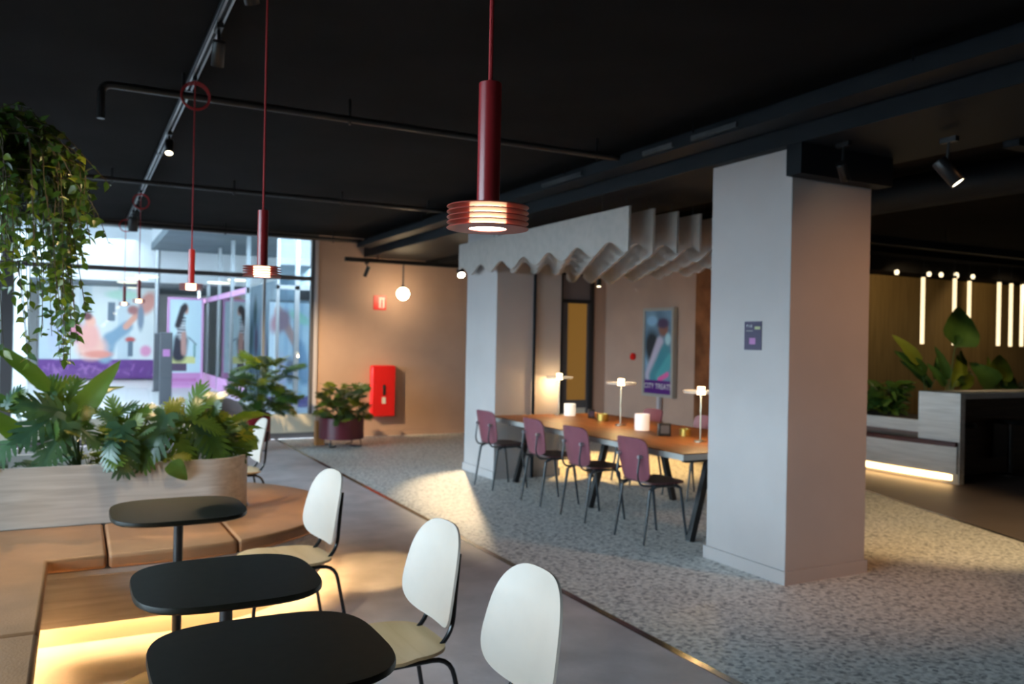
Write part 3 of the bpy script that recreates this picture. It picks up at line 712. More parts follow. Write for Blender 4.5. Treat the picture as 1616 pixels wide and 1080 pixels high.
def pick(k): return random.choice(LM[k])
CAMV = Vector((-.4, -.9, .25))
def L(k, Y, bx, by, tx, ty, dy=0.0, n=None, ni=None):
    b = aty(bx, by, Y); tp = aty(tx, ty, Y + dy)
    nn = Vector(n) if n else (CAMV + Vector((random.uniform(-.5, .5), random.uniform(-.3, .3), random.uniform(.1, .9))))
    me = LM[k][ni] if ni is not None else pick(k)
    return (me, b, tp, nn)
ZS = 0.70
plant('bird_of_paradise', 'tall plant with big smooth paddle leaves at the left of the long planter', (0.0, 5.40, ZS), [
    L('paddleA', 5.35, 104, 690, 179, 566, -.05, (-.5, -1, .1), 0), L('paddleA', 5.3, 78, 618, 0, 532, -.1, (-.2, -1, .9), 1),
    L('paddleA', 5.25, 42, 700, -40, 632, -.1, (-.2, -1, .8), 0), L('paddleA', 5.35, 30, 655, -60, 590, .1, (0, -1, 1), 1),
    L('paddleA', 5.5, 130, 640, 190, 590, .1, (-.5, -1, .6), 1)])
plant('split_leaf_philodendron', 'bushy dark plant with finely cut leaves below the paddle leaves', (0.03, 5.33, ZS), [
    L('lobedB', 5.25, 112, 655, 35, 632, -.12, None, 1), L('lobedB', 5.2, 105, 668, 62, 735, -.1, None, 1), L('lobedB', 5.22, 85, 650, 25, 700, -.1, None, 0),
    L('lobedA', 5.35, 92, 640, 70, 600, .0, None, 2), L('lobedB', 5.22, 118, 672, 160, 700, -.08, None, 0), L('lobedC', 5.45, 82, 622, 118, 590, .05, None, 0),
    L('lobedB', 5.2, 30, 690, -30, 735, -.1, None, 1), L('lobedA', 5.3, 20, 640, 60, 625, .05, None, 1)], extra=16)
plant('split_leaf_philodendron', 'plant with drooping dark cut leaves over the middle of the planter front', (0.27, 5.35, ZS), [
    L('lobedA', 5.22, 190, 665, 150, 640, -.05), L('lobedB', 5.12, 192, 672, 193, 752, -.10, None, 1), L('lobedA', 5.2, 186, 662, 172, 628, -.02, None, 0),
    L('lobedA', 5.2, 198, 668, 232, 640, -.05, None, 0), L('lobedB', 5.15, 200, 680, 236, 735, -.08, None, 1), L('lobedA', 5.25, 180, 680, 140, 700, -.06, None, 2),
    L('lobedA', 5.25, 215, 660, 245, 632, .05, None, 1), L('lobedB', 5.12, 178, 690, 165, 738, -.10, None, 1)], extra=14)
plant('swiss_cheese_plant', 'plant with a broad pale green split leaf facing the tables', (0.47, 5.33, ZS), [
    L('lobedB', 5.15, 262, 655, 232, 722, -.06, (-.4, -1, .3), 2), L('lobedC', 5.3, 255, 665, 283, 640, .0, None, 2), L('lobedA', 5.2, 270, 678, 300, 725, -.08, None, 2),
    L('lobedA', 5.15, 240, 690, 222, 742, -.08, None, 0), L('lobedC', 5.4, 262, 650, 290, 622, .05, None, 1), L('lobedB', 5.2, 232, 664, 208, 648, .0, None, 0)], extra=8)
plant('heart_leaf_philodendron', 'small plant with a heart leaf hanging over the planter rim', (0.50, 5.20, ZS), [
    L('heartA', 5.10, 270, 728, 293, 760, -.03, (-.4, -1, .2), 0), L('lobedC', 5.14, 262, 722, 300, 716, -.04, None, 1), L('heartA', 5.18, 285, 716, 318, 738, -.02, None, 0)])
plant('split_leaf_philodendron', 'tall yellow-green cut leaf plant right of the broad split leaf', (0.66, 5.40, ZS), [
    L('lobedA', 5.35, 300, 660, 312, 602, .0, None, 0), L('lobedA', 5.3, 310, 650, 348, 612, .0, None, 1), L('lobedB', 5.2, 300, 660, 335, 715, -.08, None, 1),
    L('lobedC', 5.3, 318, 655, 362, 650, -.02, None, 1), L('lobedA', 5.2, 325, 670, 352, 725, -.05, None, 2), L('lobedC', 5.4, 290, 665, 262, 632, .05, (-.5, -1, .3), 0),
    L('lobedA', 5.25, 296, 680, 285, 725, -.05, None, 0), L('lobedA', 5.3, 335, 660, 372, 690, -.05, None, 0), L('lobedC', 5.4, 312, 645, 330, 610, .08, None, 1)], extra=16)
plant('split_leaf_philodendron', 'plant spreading over the rounded planter end beside the white chair', (0.83, 5.42, ZS), [
    L('lobedC', 5.35, 345, 688, 402, 675, -.02, None, 1), L('lobedA', 5.3, 350, 690, 392, 722, -.04, None, 2), L('heartA', 5.35, 378, 690, 412, 708, .0, (-.3, -1, .5), 0),
    L('paddleC', 5.5, 362, 672, 432, 628, .15, (-.3, -.8, .8), 1), L('lobedA', 5.3, 340, 690, 330, 728, -.05, None, 0), L('lobedB', 5.3, 352, 700, 372, 735, -.05, None, 0),
    L('lobedC', 5.5, 350, 680, 378, 648, .1, None, 0), L('paddleA', 5.55, 375, 685, 425, 655, .15, (-.2, -.6, .9), 1)], extra=10)
# low ferns in the box, left
for k, (px, py, lab) in enumerate(((12, 735, 'low feathery fern at the left edge of the long planter'), (75, 735, 'low feathery fern under the paddle leaf plant'), (140, 735, 'low pale grassy plant in the planter beneath the dark drooping leaves'))):
    b = aty(px, py, 5.38); b.z = ZS; lv = []
    for q in range(9):
        an = random.uniform(0, 2 * PI); rr = random.uniform(.04, .09); b2 = b + Vector((math.cos(an) * rr * .5, math.sin(an) * rr * .5, random.uniform(.05, .12)))
        lv.append((LM['lobedB' if k < 2 else 'lobedC'][1], b2, b2 + Vector((math.cos(an) * .10, math.sin(an) * .08, random.uniform(-.02, .06))), Vector((0, -.4, 1))))
    plant('fern', lab, b, lv, 'ferns in the long planter', 'plant', .003)

# hanging plant upper left
def hanging():
    root_loc = Vector((-0.52, 3.65, 2.30))
    t = thing('hanging_ivy', 'dense hanging plant with small leaves trailing down in the upper left', 'plant', root_loc)
    MB().lathe([(.001, -.18), (.13, -.18), (.17, .0), (.165, .0), (.125, -.16), (.001, -.16)], 24).obj('pot', M['grey'], t)
    MB().lathe([(.001, -.03), (.155, -.03)], 20).obj('soil', M['soil'], t)
    for k in range(3):
        a = k * 2 * PI / 3; MB().tube([(math.cos(a) * .168, math.sin(a) * .168, 0), (0, 0, CZ - root_loc.z)], .003, 5).obj('hanger_wire', M['black'], t)
    vines = []
    def V(*pp, Y0=3.5, Y1=3.5): vines.append([aty(x, y, Y0 + (Y1 - Y0) * i / (len(pp) - 1)) for i, (x, y) in enumerate(pp)])
    V((-60, 215), (30, 190), (90, 205), (135, 250), (173, 292)); V((-60, 230), (20, 210), (80, 225), (120, 290), (150, 330), (172, 385), Y1=3.3)
    V((-60, 220), (50, 200), (110, 240), (140, 300), (150, 350), Y1=3.4); V((-50, 260), (60, 250), (105, 330), (120, 400), (132, 470), (135, 500), Y1=3.35)
    V((-50, 300), (30, 280), (80, 360), (110, 440), (122, 540), Y1=3.4)
    rnd = random.Random(5)
    for k in range(110):
        x0 = rnd.uniform(-25, 132); y0 = 188 + max(0, x0 - 60) * .85 + rnd.uniform(0, 90)
        y1 = rnd.choice([rnd.uniform(400, 480), rnd.uniform(490, 585)]) if x0 < 105 else rnd.uniform(320, 440)
        if x0 < 22 and rnd.random() < .7: y1 = rnd.uniform(350, 470)
        if rnd.random() < .3: y1 = rnd.uniform(300, 400)
        x1 = x0 + rnd.uniform(5, 24); Y = rnd.uniform(3.2, 3.85)
        V((-60, 240), ((x0 - 60) / 2, y0 - 20), (x0, y0), ((x0 + x1) / 2 + rnd.uniform(-8, 8), (y0 + y1) / 2), (x1, y1), Y0=3.6, Y1=Y)
    leaves = []
    def cr(P, s):
        n = len(P) - 1; i = min(int(s * n), n - 1); f = s * n - i
        p0 = P[max(0, i - 1)]; p1 = P[i]; p2 = P[i + 1]; p3 = P[min(n, i + 2)]
        return 0.5 * ((2 * p1) + (p2 - p0) * f + (2 * p0 - 5 * p1 + 4 * p2 - p3) * f * f + (3 * p1 - p0 - 3 * p2 + p3) * f ** 3)
    for P in vines:
        pts = [cr(P, s / 16) for s in range(17)]
        MB().tube([p - root_loc for p in pts], .0028, 5, .0012).obj('vine', M['bark'], t)
        Ln = sum((pts[i + 1] - pts[i]).length for i in range(16)); n = int(Ln / .026)
        for i in range(n):
            s = (i + rnd.random()) / n; p = cr(P, s)
            if s < .25 and rnd.random() < .3: continue
            d = Vector((rnd.uniform(-1, 1), rnd.uniform(-1, 1), rnd.uniform(-1.3, .25))).normalized() * rnd.uniform(.028, .048)
            leaves.append((p, p + d, Vector((rnd.uniform(-.7, .7), rnd.uniform(-1, .3), rnd.uniform(.0, 1)))))
    rnd.shuffle(leaves)
    def vis(l):
        d = l[0] - Vector((0, 0, CAM_H)); zc = d.dot(fwd); return 808 + F_PX * d.dot(rgt) / zc
    leaves.sort(key=lambda l: (vis(l) < 5, l[0].length))
    kinds = ['smallA'] * 6 + ['smallB'] * 2 + ['smallC'] * 2
    for b, tp, n in leaves[:300]: place_leaf(pick(rnd.choice(kinds)), t, b, tp, n, root_loc)
    for key in 'AC':
        bm = MB()
        for q, (b, tp, n) in enumerate(leaves[300:]):
            if (q % 5 == 0) != (key == 'C'): continue
            me = LM['smallA'][q % 3]; d = tp - b; y = d.normalized(); x = y.cross(n).normalized(); z = x.cross(y); Lh = d.length
            bm.add([b - root_loc + (x * v.co.x + y * v.co.y + z * v.co.z) * Lh for v in me.vertices], [tuple(p.vertices) for p in me.polygons])
        o = bm.obj('foliage', M['leaf' + key], t); o['kind'] = 'stuff'
hanging()

# round planters near the window
def tub(name, label, c, r, h, z0, m):
    t = thing(name, label, 'planter', c)
    MB().lathe([(.001, z0), (r, z0), (r, z0 + h), (r - .015, z0 + h), (r - .015, z0 + h - .06), (.001, z0 + h - .06)], 36).obj('drum', m, t)
    MB().lathe([(.001, z0 + h - .055), (r - .016, z0 + h - .055)], 24).obj('soil', M['soil'], t)
    for k in range(4):
        a = PI / 4 + k * PI / 2; x, y = math.cos(a) * r * .96, math.sin(a) * r * .96
        MB().tube(roundpath([(x * 1.0, y * 1.0, z0 + .04), (x * 1.04, y * 1.04, .006), (x * .5, y * .5, .006)], .02), .008, 6).obj('leg', M['black'], t)
    return t
tub('round_planter', 'round maroon planter on thin legs standing by the beige wall', (3.31, 11.4, 0), .31, .29, .11, M['maroon'])
tub('round_planter', 'dark red planter on thin legs in front of the window, left of the maroon one', (2.05, 11.3, 0), .26, .36, .13, M['redplanter'])
def bush(name, label, c, n, rx, h, keys, ls, base_z, Ydep=0.3, cat='plant', group=None, seed=1, lean=0.0):
    rnd = random.Random(seed); lv = []; b0 = Vector((c[0], c[1], base_z))
    for i in range(n):
        a = rnd.uniform(0, 2 * PI); el = rnd.uniform(.05, 1.0); rr = rx * math.sqrt(rnd.random()) * (1.1 - .5 * el)
        b = b0 + Vector((math.cos(a) * rr * .7 + lean * el, math.sin(a) * rr * .7 * Ydep / .3, h * el * .8 + .03))
        L_ = rnd.uniform(*ls); d = Vector((math.cos(a) + lean, math.sin(a), rnd.uniform(-.5, .8))).normalized() * L_
        k = rnd.choice(keys); lv.append((rnd.choice(LM[k]), b, b + d, Vector((rnd.uniform(-.5, .3), -rnd.random(), 1))))
    return plant(name, label, b0, lv, group, cat, .004)
bush('potted_philodendron', 'dense leafy plant growing in the maroon planter', (3.31, 11.4), 90, .42, .60, ['lobedA', 'lobedA', 'lobedB', 'lobedC'], (.14, .24), .345, seed=3)
bush('potted_philodendron', 'tall loose plant growing in the dark red planter against the glass', (2.15, 11.3), 90, .52, .90, ['lobedA', 'lobedB', 'lobedC'], (.16, .30), .435, seed=9, lean=.12)
# trailing sprig on the right of the maroon planter
bush('trailing_plant', 'pale trailing plant spilling over the right side of the maroon planter', (3.52, 11.22), 14, .12, .06, ['smallA', 'smallC', 'lobedB'], (.07, .14), .35, seed=12)

# ------------------------------------------------------------------ cafe tables
def cafe_table(c, label):
    t = thing('cafe_table', label, 'table', (c[0], c[1], 0), 0, 'small black cafe tables')
    s = sup(56, 3.4, .268, .262)
    mb = MB(); ins = [(.965, .738), (1.0, .745), (1.0, .756), (.993, .760)]
    vs = [(x * k, y * k, z) for k, z in ins for x, y in s]; n = len(s)
    fs = [(i * n + j, i * n + (j + 1) % n, (i + 1) * n + (j + 1) % n, (i + 1) * n + j) for i in range(3) for j in range(n)] + [tuple(range(n - 1, -1, -1)), tuple(3 * n + j for j in range(n))]
    mb.add(vs, fs).obj('tabletop', M['tabletop'], t)
    MB().tube([(0, 0, .012), (0, 0, .73)], .0195, 20).obj('pillar', M['black'], t)
    MB().box(-.12, .12, -.02, .02, .728, .738).box(-.02, .02, -.12, .12, .728, .738).obj('bracket', M['black'], t)
    MB().lathe([(.001, 0), (.215, 0), (.22, .006), (.21, .012), (.04, .016), (.001, .016)], 40).obj('base_plate', M['black'], t)
cafe_table((.40, 3.80), 'small rounded black cafe table farthest from the camera, by the planter')
cafe_table((.42, 2.65), 'middle one of the three small black cafe tables')
cafe_table((.42, 1.99), 'nearest of the three small black cafe tables, cut by the frame bottom')

# ------------------------------------------------------------------ white cafe chairs (sitter faces -X)
def white_chair(label):
    t = thing('cafe_chair', label, 'chair', (0, 0, 0), 0, 'white backed cafe chairs')
    so = [(x * (1 - 0.0), y * (1.04 if x < 0 else .94)) for x, y in sup(48, 3.2, .205, .205)]
    shell(so, lambda u, v: (u - .01, v, .452 - .10 * max(0, -u - .12) ** 1.2 * 1.5 + .25 * max(0, u - .1) ** 2 + .12 * v * v), .011).obj('seat', M['ply'], t)
    bo = []
    for x, y in sup(56, 3.3, .202, .170):
        k = 1 - .13 * (y / .170) - .07 * max(0, y / .170) ** 2
        bo.append((x * k, y))
    # u across (Y), v up
    shell(bo, lambda u, v: (.212 + .16 * v + .10 * v * v - 1.0 * u * u, u, .685 + v), .008).obj('backrest', M['white'], t)
    for s in (-1, 1):
        y = s * .165
        MB().tube(roundpath([(-.225, y * 1.10, .006), (-.185, y, .432), (.0, y, .434)], .06), .0085, 10).obj('leg', M['blacktube'], t)
        MB().tube(roundpath([(.0, y, .434), (.18, y, .434), (.265, y * 1.10, .006)], .07), .0085, 10).obj('leg', M['blacktube'], t)
        MB().tube(roundpath([(.08, s * .10, .432), (.155, s * .10, .432), (.215, s * .10, .50), (.222, s * .10, .60), (.236, s * .10, .76)], .05), .0085, 10).obj('upright', M['blacktube'], t)
    MB().tube([(-.15, -.165, .434), (-.15, .165, .434)], .008, 8).tube([(.09, -.165, .434), (.09, .165, .434)], .008, 8).obj('cross_rail', M['blacktube'], t)
    return t
w0 = white_chair('white backed chair at the middle black table'); w0.location = (.95, 2.72, 0); w0.rotation_euler = (0, 0, R(2))
dup(w0, (.90, 3.98, 0), R(6), 'white backed chair at the black table nearest the planter')
dup(w0, (.95, 2.05, 0), R(1), 'white backed chair closest to the camera, at the nearest black table')
dup(w0, (1.10, 6.72, 0), R(2), 'white chair half hidden behind the end of the long planter')
# grey lounge chair behind plants
def grey_chair():
    t = thing('lounge_chair', 'grey rounded shell chair behind the planter leaves near the window', 'chair', (1.45, 9.7, 0), R(20))
    MB().lathe([(.001, .40), (.22, .41), (.29, .45), (.30, .50), (.27, .46), (.001, .44)], 28).obj('seat_shell', M['grey'], t)
    shell(sup(40, 2.6, .30, .17), lambda u, v: (u, .20 - 1.4 * u * u + .15 * v, .64 + v), .03).obj('backrest', M['grey'], t)
    shell(sup(32, 2.4, .24, .20), lambda u, v: (u, v - .03, .475), .05).obj('seat_pad', M['white'], t)
    for sx in (-1, 1):
        for sy in (-1, 1): MB().tube([(sx * .12, sy * .12, .41), (sx * .22, sy * .22, .006)], .011, 8, .007).obj('leg', M['black'], t)
grey_chair()
o = box('wooden_block', 2.98, 3.1, 11.5, 11.62, 0, .34, M['orangewood'], None, .005); tag(o, 'small orange wooden block stool between the two round planters', 'stool')

# ------------------------------------------------------------------ pendants and track
TX = 0.58
t = thing('lighting_track', 'long silver ceiling track running towards the window above the red pendants', 'track', (TX, 5.4, 3.0))
box('rail_body', -.02, .02, -6.9, 6.6, 0.0, .048, M['beam'], t)
for s in (-.014, .014): box('rail_lip', s - .005, s + .005, -6.9, 6.6, -.006, 0.0, M['alu'], t)
for k in range(7): box('joint_cover', -.024, .024, -6.0 + k * 2.0, -5.93 + k * 2.0, -.009, .04, M['black'], t)
for s in (-.021, .021): box('side_lip', min(s, s * 1.05), max(s, s * 1.05), -6.9, 6.6, .004, .022, M['alu'], t)
def pendant(loc, zb, coil, label):
    t = thing('pendant_lamp', label, 'pendant lamp', (loc[0], loc[1], zb), 0, 'red pendant lamps over the small tables')
    rz = R(0)
    H = .196; D = .038; Rr = .066
    MB().lathe([(.001, D), (.0184, D), (.0184, D + H - .001), (.0174, D + H), (.001, D + H)], 36).obj('lamp_tube', M['red'], t)
    for k in range(5):
        z = k * .0085 + (0 if k else 0)
        r0 = .0305 if k == 0 else .001
        MB().lathe([(r0, z), (Rr - .0006, z), (Rr, z + .0008), (Rr - .0006, z + .0016), (r0, z + .0016), (r0, z)], 56).obj('fin', M['redfin'], t)
    MB().lathe([(.0295, .002), (.0295, .034)], 40).obj('glow_core', M['core'], t)
    MB().lathe([(.001, .0015), (.030, .0015)], 32).obj('lens', M['corebot'], t)
    for k in range(3):
        a = R((163, 325, 50)[k]); MB().tube([(math.cos(a) * .031, math.sin(a) * .031, 0), (math.cos(a) * .031, math.sin(a) * .031, D)], .0013, 6).obj('rib', M['red'], t)
    ct = 3.0 - zb
    MB().tube([(0, 0, D + H), (0, 0, ct)], .0037, 8).obj('cord', M['cord'], t)
    MB().tube([(0, 0, ct - .03), (0, 0, ct)], .012, 12).obj('ceiling_clip', M['black'], t)
    if coil:
        for q in range(3):
            r_ = .080 - .004 * q; cz = ct - .12; tl = .12 * (q - 1)
            MB().tube([(math.cos(a) * r_ + .004, math.sin(a) * r_ * math.sin(tl) + .006 * q - .006, cz + math.sin(a) * r_ * math.cos(tl)) for a in [i * 2 * PI / 28 for i in range(29)]], .0032, 6).obj('coiled_cord', M['cord'], t)
    return t
labs = ['red pendant lamp nearest the camera, in sharp focus', 'second red pendant lamp from the camera', 'third red pendant lamp from the camera, with a coiled cord under the track',
        'red pendant lamp fourth from the camera, seen small against the window', 'farthest red pendant lamp, hanging close to the glass']
for k, (px, py, Y) in enumerate(((769.5, 362, 1.197), (413.5, 437, 3.0), (301.5, 458, 5.09), (219, 478, 9.4), (196, 482, 11.6))):
    p = aty(px, py, Y); x = p.x
    pendant((x, Y), p.z, k >= 2, labs[k])
def track_spot(loc, target, label, lit=True, r=.032, L_=.13, rod=True, m='black', top=None, power=0, angle=45, group=None, blend=.4, lensmat='spotface', color=(1.0, 0.74, 0.42)):
    t = thing('spotlight', label, 'spotlight', loc, 0, group)
    d = (Vector(target) - Vector(loc)).normalized(); a = -d * (L_ / 2); b = d * (L_ / 2)
    mb = MB(); mb.tube([a, a + d * .008, b], r, 20, None, False); q = t
    sh_ = mb.obj('housing', M[m], t); sh_.modifiers.new('s', 'SOLIDIFY').thickness = .003
    MB().tube([a, a + d * .004], r * .985, 20).obj('end_cap', M[m], sh_)
    if lit: MB().tube([b - d * .012, b - d * .008], r * .93, 20).obj('lens', M[lensmat], sh_)
    else: MB().tube([b - d * .03, b - d * .025], r * .93, 20).obj('lens', M['black'], sh_)
    if rod: MB().tube([Vector((0, 0, 0)) - d * .02, Vector((0, 0, (top or 3.0) - loc[2]))], .008, 8).obj('arm', M[m], t)
    box('adapter', -.015, .015, -.05, .05, (top or 3.0) - loc[2] - .03, (top or 3.0) - loc[2], M[m], t)
    if power: spot('spot_light', Vector(loc) + d * (L_ / 2 + .005), target, power, angle, blend, color)
    return t
p = aty(258, 232, 6.6); track_spot((TX, 6.6, p.z), (.45, 5.35, .9), 'lit black spotlight on the silver track between red pendants', power=160, angle=52, blend=.6, r=.03, L_=.12)
p = aty(182, 352, 11.0); track_spot((TX, 11.0, p.z), (TX + .05, 11.0, 0), 'black cylinder spotlight at the window end of the silver track', False, .055, .17)
track_spot((TX, 9.9, 2.88), (3.38, 12.4, .75), 'black spotlight on the silver track aimed across at the beige wall', power=1200, angle=36, r=.022, L_=.08, blend=1.0, color=(1.0, .72, .38))
# near track spots, most out of frame; the planter one is an added fill
track_spot((TX, 4.2, 2.86), (.6, 5.3, .8), 'added black spotlight on the silver track brightening the long planter', power=90, angle=46, r=.03, L_=.12)

track_spot((TX, 2.6, 2.88), (-.02, 3.6, 1.75), 'black spotlight on the silver track aimed at the hanging plant', power=70, angle=30, blend=.6, r=.03, L_=.12, color=(1.0, .75, .35))
track_spot((TX, 3.4, 2.88), (1.70, 5.15, 0), 'black spotlight on the silver track giving the small warm pool beside the farthest cafe chair', power=600, angle=14, blend=.5, r=.03, L_=.12, color=(1.0, .70, .32))
# spot rail at right
p = atz(1497, 272, 2.52); sp = track_spot((p.x, p.y, 2.52), (p.x + .55, p.y - 1.1, .9), 'large lit black spotlight hanging on the right in front of the dark ceiling', r=.042, L_=.17, top=2.72, power=40, angle=60)
p = atz(1330, 297, 2.48); track_spot((p.x, p.y, 2.58), (p.x + 2.3, p.y + .75, 0.0), 'small black spotlight beside the top of the near column', r=.03, L_=.12, top=2.76)
box_o = box('ceiling_crossbeam', 3.905, 4.74, 3.68, 3.80, 2.57, 2.759, M['beam']); struct(box_o)

track_spot((6.3, 3.0, 2.56), (6.55, 4.75, 0), 'black spotlight farther right along the suspended rail, aimed at the bar floor', top=2.72, power=210, angle=70, color=(1.0, .70, .34), r=.042, L_=.17, blend=.5)
track_spot((5.7, 0.9, 2.75), (4.6, 3.8, .95), 'added unseen ceiling spotlight warming the side face of the near column', top=CZ, power=150, angle=60, color=(1.0, .47, .20), r=.042, L_=.17, blend=.8)  # lamp added out of view to give the column side its warm brown
# globe lamps and track at the far wall
t = thing('wall_track', 'black ceiling track in front of the beige wall carrying the globe lamp', 'track', (3.46, 11.9, 2.64))
box('rail_body', 0, 3.9, -.03, .03, 0, .06, M['black'], t)
for x in (.5, 2.2, 3.7): MB().tube([(x, 0, .06), (x, 0, CZ - 2.64)], .01, 8).obj('hanger_rod', M['black'], t)
g1 = aty(636, 464, 11.9)
t = thing('globe_lamp', 'glowing white globe lamp hanging from a rod before the beige wall', 'lamp', g1)
MB().sphere((0, 0, 0), .095, 24).obj('globe', M['globe'], t); MB().tube([(0, 0, .09), (0, 0, 2.64 - g1.z)], .012, 8).obj('rod', M['frame'], t); MB().tube([(0, 0, .09), (0, 0, .12)], .03, 12).obj('cap', M['black'], t)
g2 = aty(728, 434, 10.15)
track_spot(tuple(g2 + Vector((.02, .06, .03))), (3.98, 7.5, 0), 'dazzling spotlight aimed at the floor, beside the far column right of the globe lamp', r=.05, L_=.10, top=3.05, power=700, angle=41, blend=.6, lensmat='spothot')
track_spot((3.78, 11.86, 2.50), (3.45, 12.4, 1.25), 'black spotlight on the wall track aimed at the edge of the beige wall', lit=False, r=.028, L_=.16, top=2.64)
p = aty(945, 447, 9.0); track_spot(tuple(p), (p.x - .15, 8.6, 0), 'small lit spotlight under the baffles near the far door', r=.035, L_=.10, top=3.05, power=450, angle=66, color=(1.0, .62, .22))

# fire sign and cabinet
t = thing('fire_sign', 'small red fire equipment sign with a white symbol on the beige wall', 'sign', (4.07, YG, 1.96))
box('plate', 0, .20, -.012, 0, 0, .22, M['firered'], t)
box('symbol_panel', .085, .175, -.014, -.012, .03, .19, M['signwhite'], t)
MB().box(.118, .142, -.016, -.014, .04, .13).box(.112, .148, -.016, -.014, .135, .15).box(.124, .136, -.016, -.014, .15, .165).obj('extinguisher_symbol', M['firered'], t)
t = thing('fire_cabinet', 'red fire extinguisher cabinet with rounded corners on the beige wall', 'cabinet', (4.22, YG - .115, .70))
MB().box(-.195, .195, -.0, .115, -.40, .40).obj('body', M['firered'], t, .04, 4)
dr = MB().box(-.185, .185, -.025, .0, -.39, .39).obj('door', M['firered'], t, .02, 3)
box('handle', -.02, .02, -.04, -.025, -.06, .10, M['black'], dr, .004); box('label_plate', -.03, .03, -.028, -.0255, -.19, -.09, M['signwhite'], dr)

# ------------------------------------------------------------------ baffles
for k in range(9):
    x = 3.93 + k * .245; y0, y1 = 5.5, (8.86 if k == 0 else 8.03) if k < 5 else 8.86; n = 96; ph = k * 0.62
    bot = []
    for i in range(n + 1):
        y = y0 + (y1 - y0) * i / n; bot.append((y, 2.30 + .050 * math.cos(2 * PI * (y - 5.78) / .50 + ph)))
    vs = [(x + dx, y, z) for dx in (0, .022) for y, z in bot] + [(x + dx, y, 2.62) for dx in (0, .022) for y, z in bot]; m_ = n + 1
    fs = []
    for i in range(n):
        fs += [(i, i + 1, 2 * m_ + i + 1, 2 * m_ + i), (m_ + i + 1, m_ + i, 3 * m_ + i, 3 * m_ + i + 1), (i + 1, i, m_ + i, m_ + i + 1), (2 * m_ + i, 2 * m_ + i + 1, 3 * m_ + i + 1, 3 * m_ + i)]
    fs += [(0, 2 * m_, 3 * m_, m_), (n, m_ + n, 3 * m_ + n, 2 * m_ + n)]
    o = MB().add(vs, fs).obj('acoustic_baffle', M['felt'], None, 0, 2, 50)
    for yy in (y0 + .4, y1 - .9): MB().tube([(x + .011, yy, 2.62), (x + .011, yy, 2.76 if 3.98 < x < 4.86 else CZ)], .003, 5).obj('hanger_wire', M['black'], o)
    tag(o, 'front pale felt baffle with a wavy lower edge, reaching the far column' if k == 0 else
        ('second', 'third', 'fourth', 'fifth', 'sixth', 'seventh', 'eighth', 'ninth')[k - 1] + ' wavy felt baffle counted back from the front one', 'baffle', 'wavy felt baffles over the long table')

# ------------------------------------------------------------------ long table group
TZ = .70
t = thing('long_table', 'long communal wooden table with a pale edge between the two columns', 'table', (4.66, 6.42, 0))
box('tabletop', -.70, .70, -1.62, 1.61, TZ - .006, TZ, M['tablewood'], t, .002)
box('pale_edge', -.70, .70, -1.62, 1.61, TZ - .05, TZ - .006, M['tableedge'], t)
for y in (-1.45, -.05, 1.4):
    for s in (-1, 1): MB().bar((s * .30, y, TZ - .05), (s * .48, y, 0), .05, .05, (0, 1, 0)).obj('leg', M['black'], t)
    box('underframe', -.55, .55, y - .03, y + .03, TZ - .09, TZ - .05, M['black'], t)
def pink_chair(label):
    t = thing('dining_chair', label, 'chair', (0, 0, 0), 0, 'pink backed chairs at the long table')
    # sitter faces +X ; back at -X
    so = sup(40, 3.6, .20, .20)
    shell(so, lambda u, v: (u + .02, v, .452 + .9 * max(0, -u - .1) ** 2 - 1.0 * max(0, u - .13) ** 2), .012).obj('seat', M['maroonseat'], t)
    bo = []
    for x, y in sup(48, 5.5, .185, .165):
        bo.append((x * (1 + .06 * y / .165), y))
    shell(bo, lambda u, v: (-.205 - .20 * v + 1.1 * u * u, -u, .63 + v), .011).obj('backrest', M['pinkback'], t)
    for s in (-1, 1):
        y = s * .185
        up_ = MB().tube(roundpath([(-.02, y * .9, .43), (-.20, y * .75, .435), (-.235, y * .72, .50), (-.212, y * .72, .67)], .04), .008, 8).obj('upright', M['pinktube'], t)
        MB().tube([(-.232, y * .72, .655), (-.19, y * .72, .655)], .012, 10).obj('bolt', M['alu'], up_)
        for fx in (-1, 1):
            top = Vector((fx * .10, y * .95, .43)); bot_ = Vector((fx * .205, y * 1.02, 0))
            kx = top + Vector((fx * .045, 0, -.025)); mb = MB()
            mb.tube([top, kx, bot_], .0165, 10, .0095); mb.obj('leg', M['pinktube'], t)
        MB().tube([(-.11, y * .95, .43), (.11, y * .95, .43)], .010, 8).obj('seat_rail', M['pinktube'], t)
    return t
c0 = pink_chair('pink backed chair nearest the camera, beside the near column'); c0.location = (3.97, 5.19, 0)
dup(c0, (3.97, 6.01, 0), R(1), 'second pink backed chair from the near column')
dup(c0, (3.97, 6.74, 0), R(-1), 'third pink backed chair from the near column')
dup(c0, (3.92, 7.66, 0), R(3), 'pink backed chair farthest left, in front of the far column')
for k, (y, lab) in enumerate(((7.35, 'chair across the long table with a red back, farthest left'), (6.45, 'chair across the long table behind the pink candle'), (5.55, 'chair across the long table partly hidden by the near column'))):
    dup(c0, (5.42, y, 0), PI + R(4 * k - 4), lab)
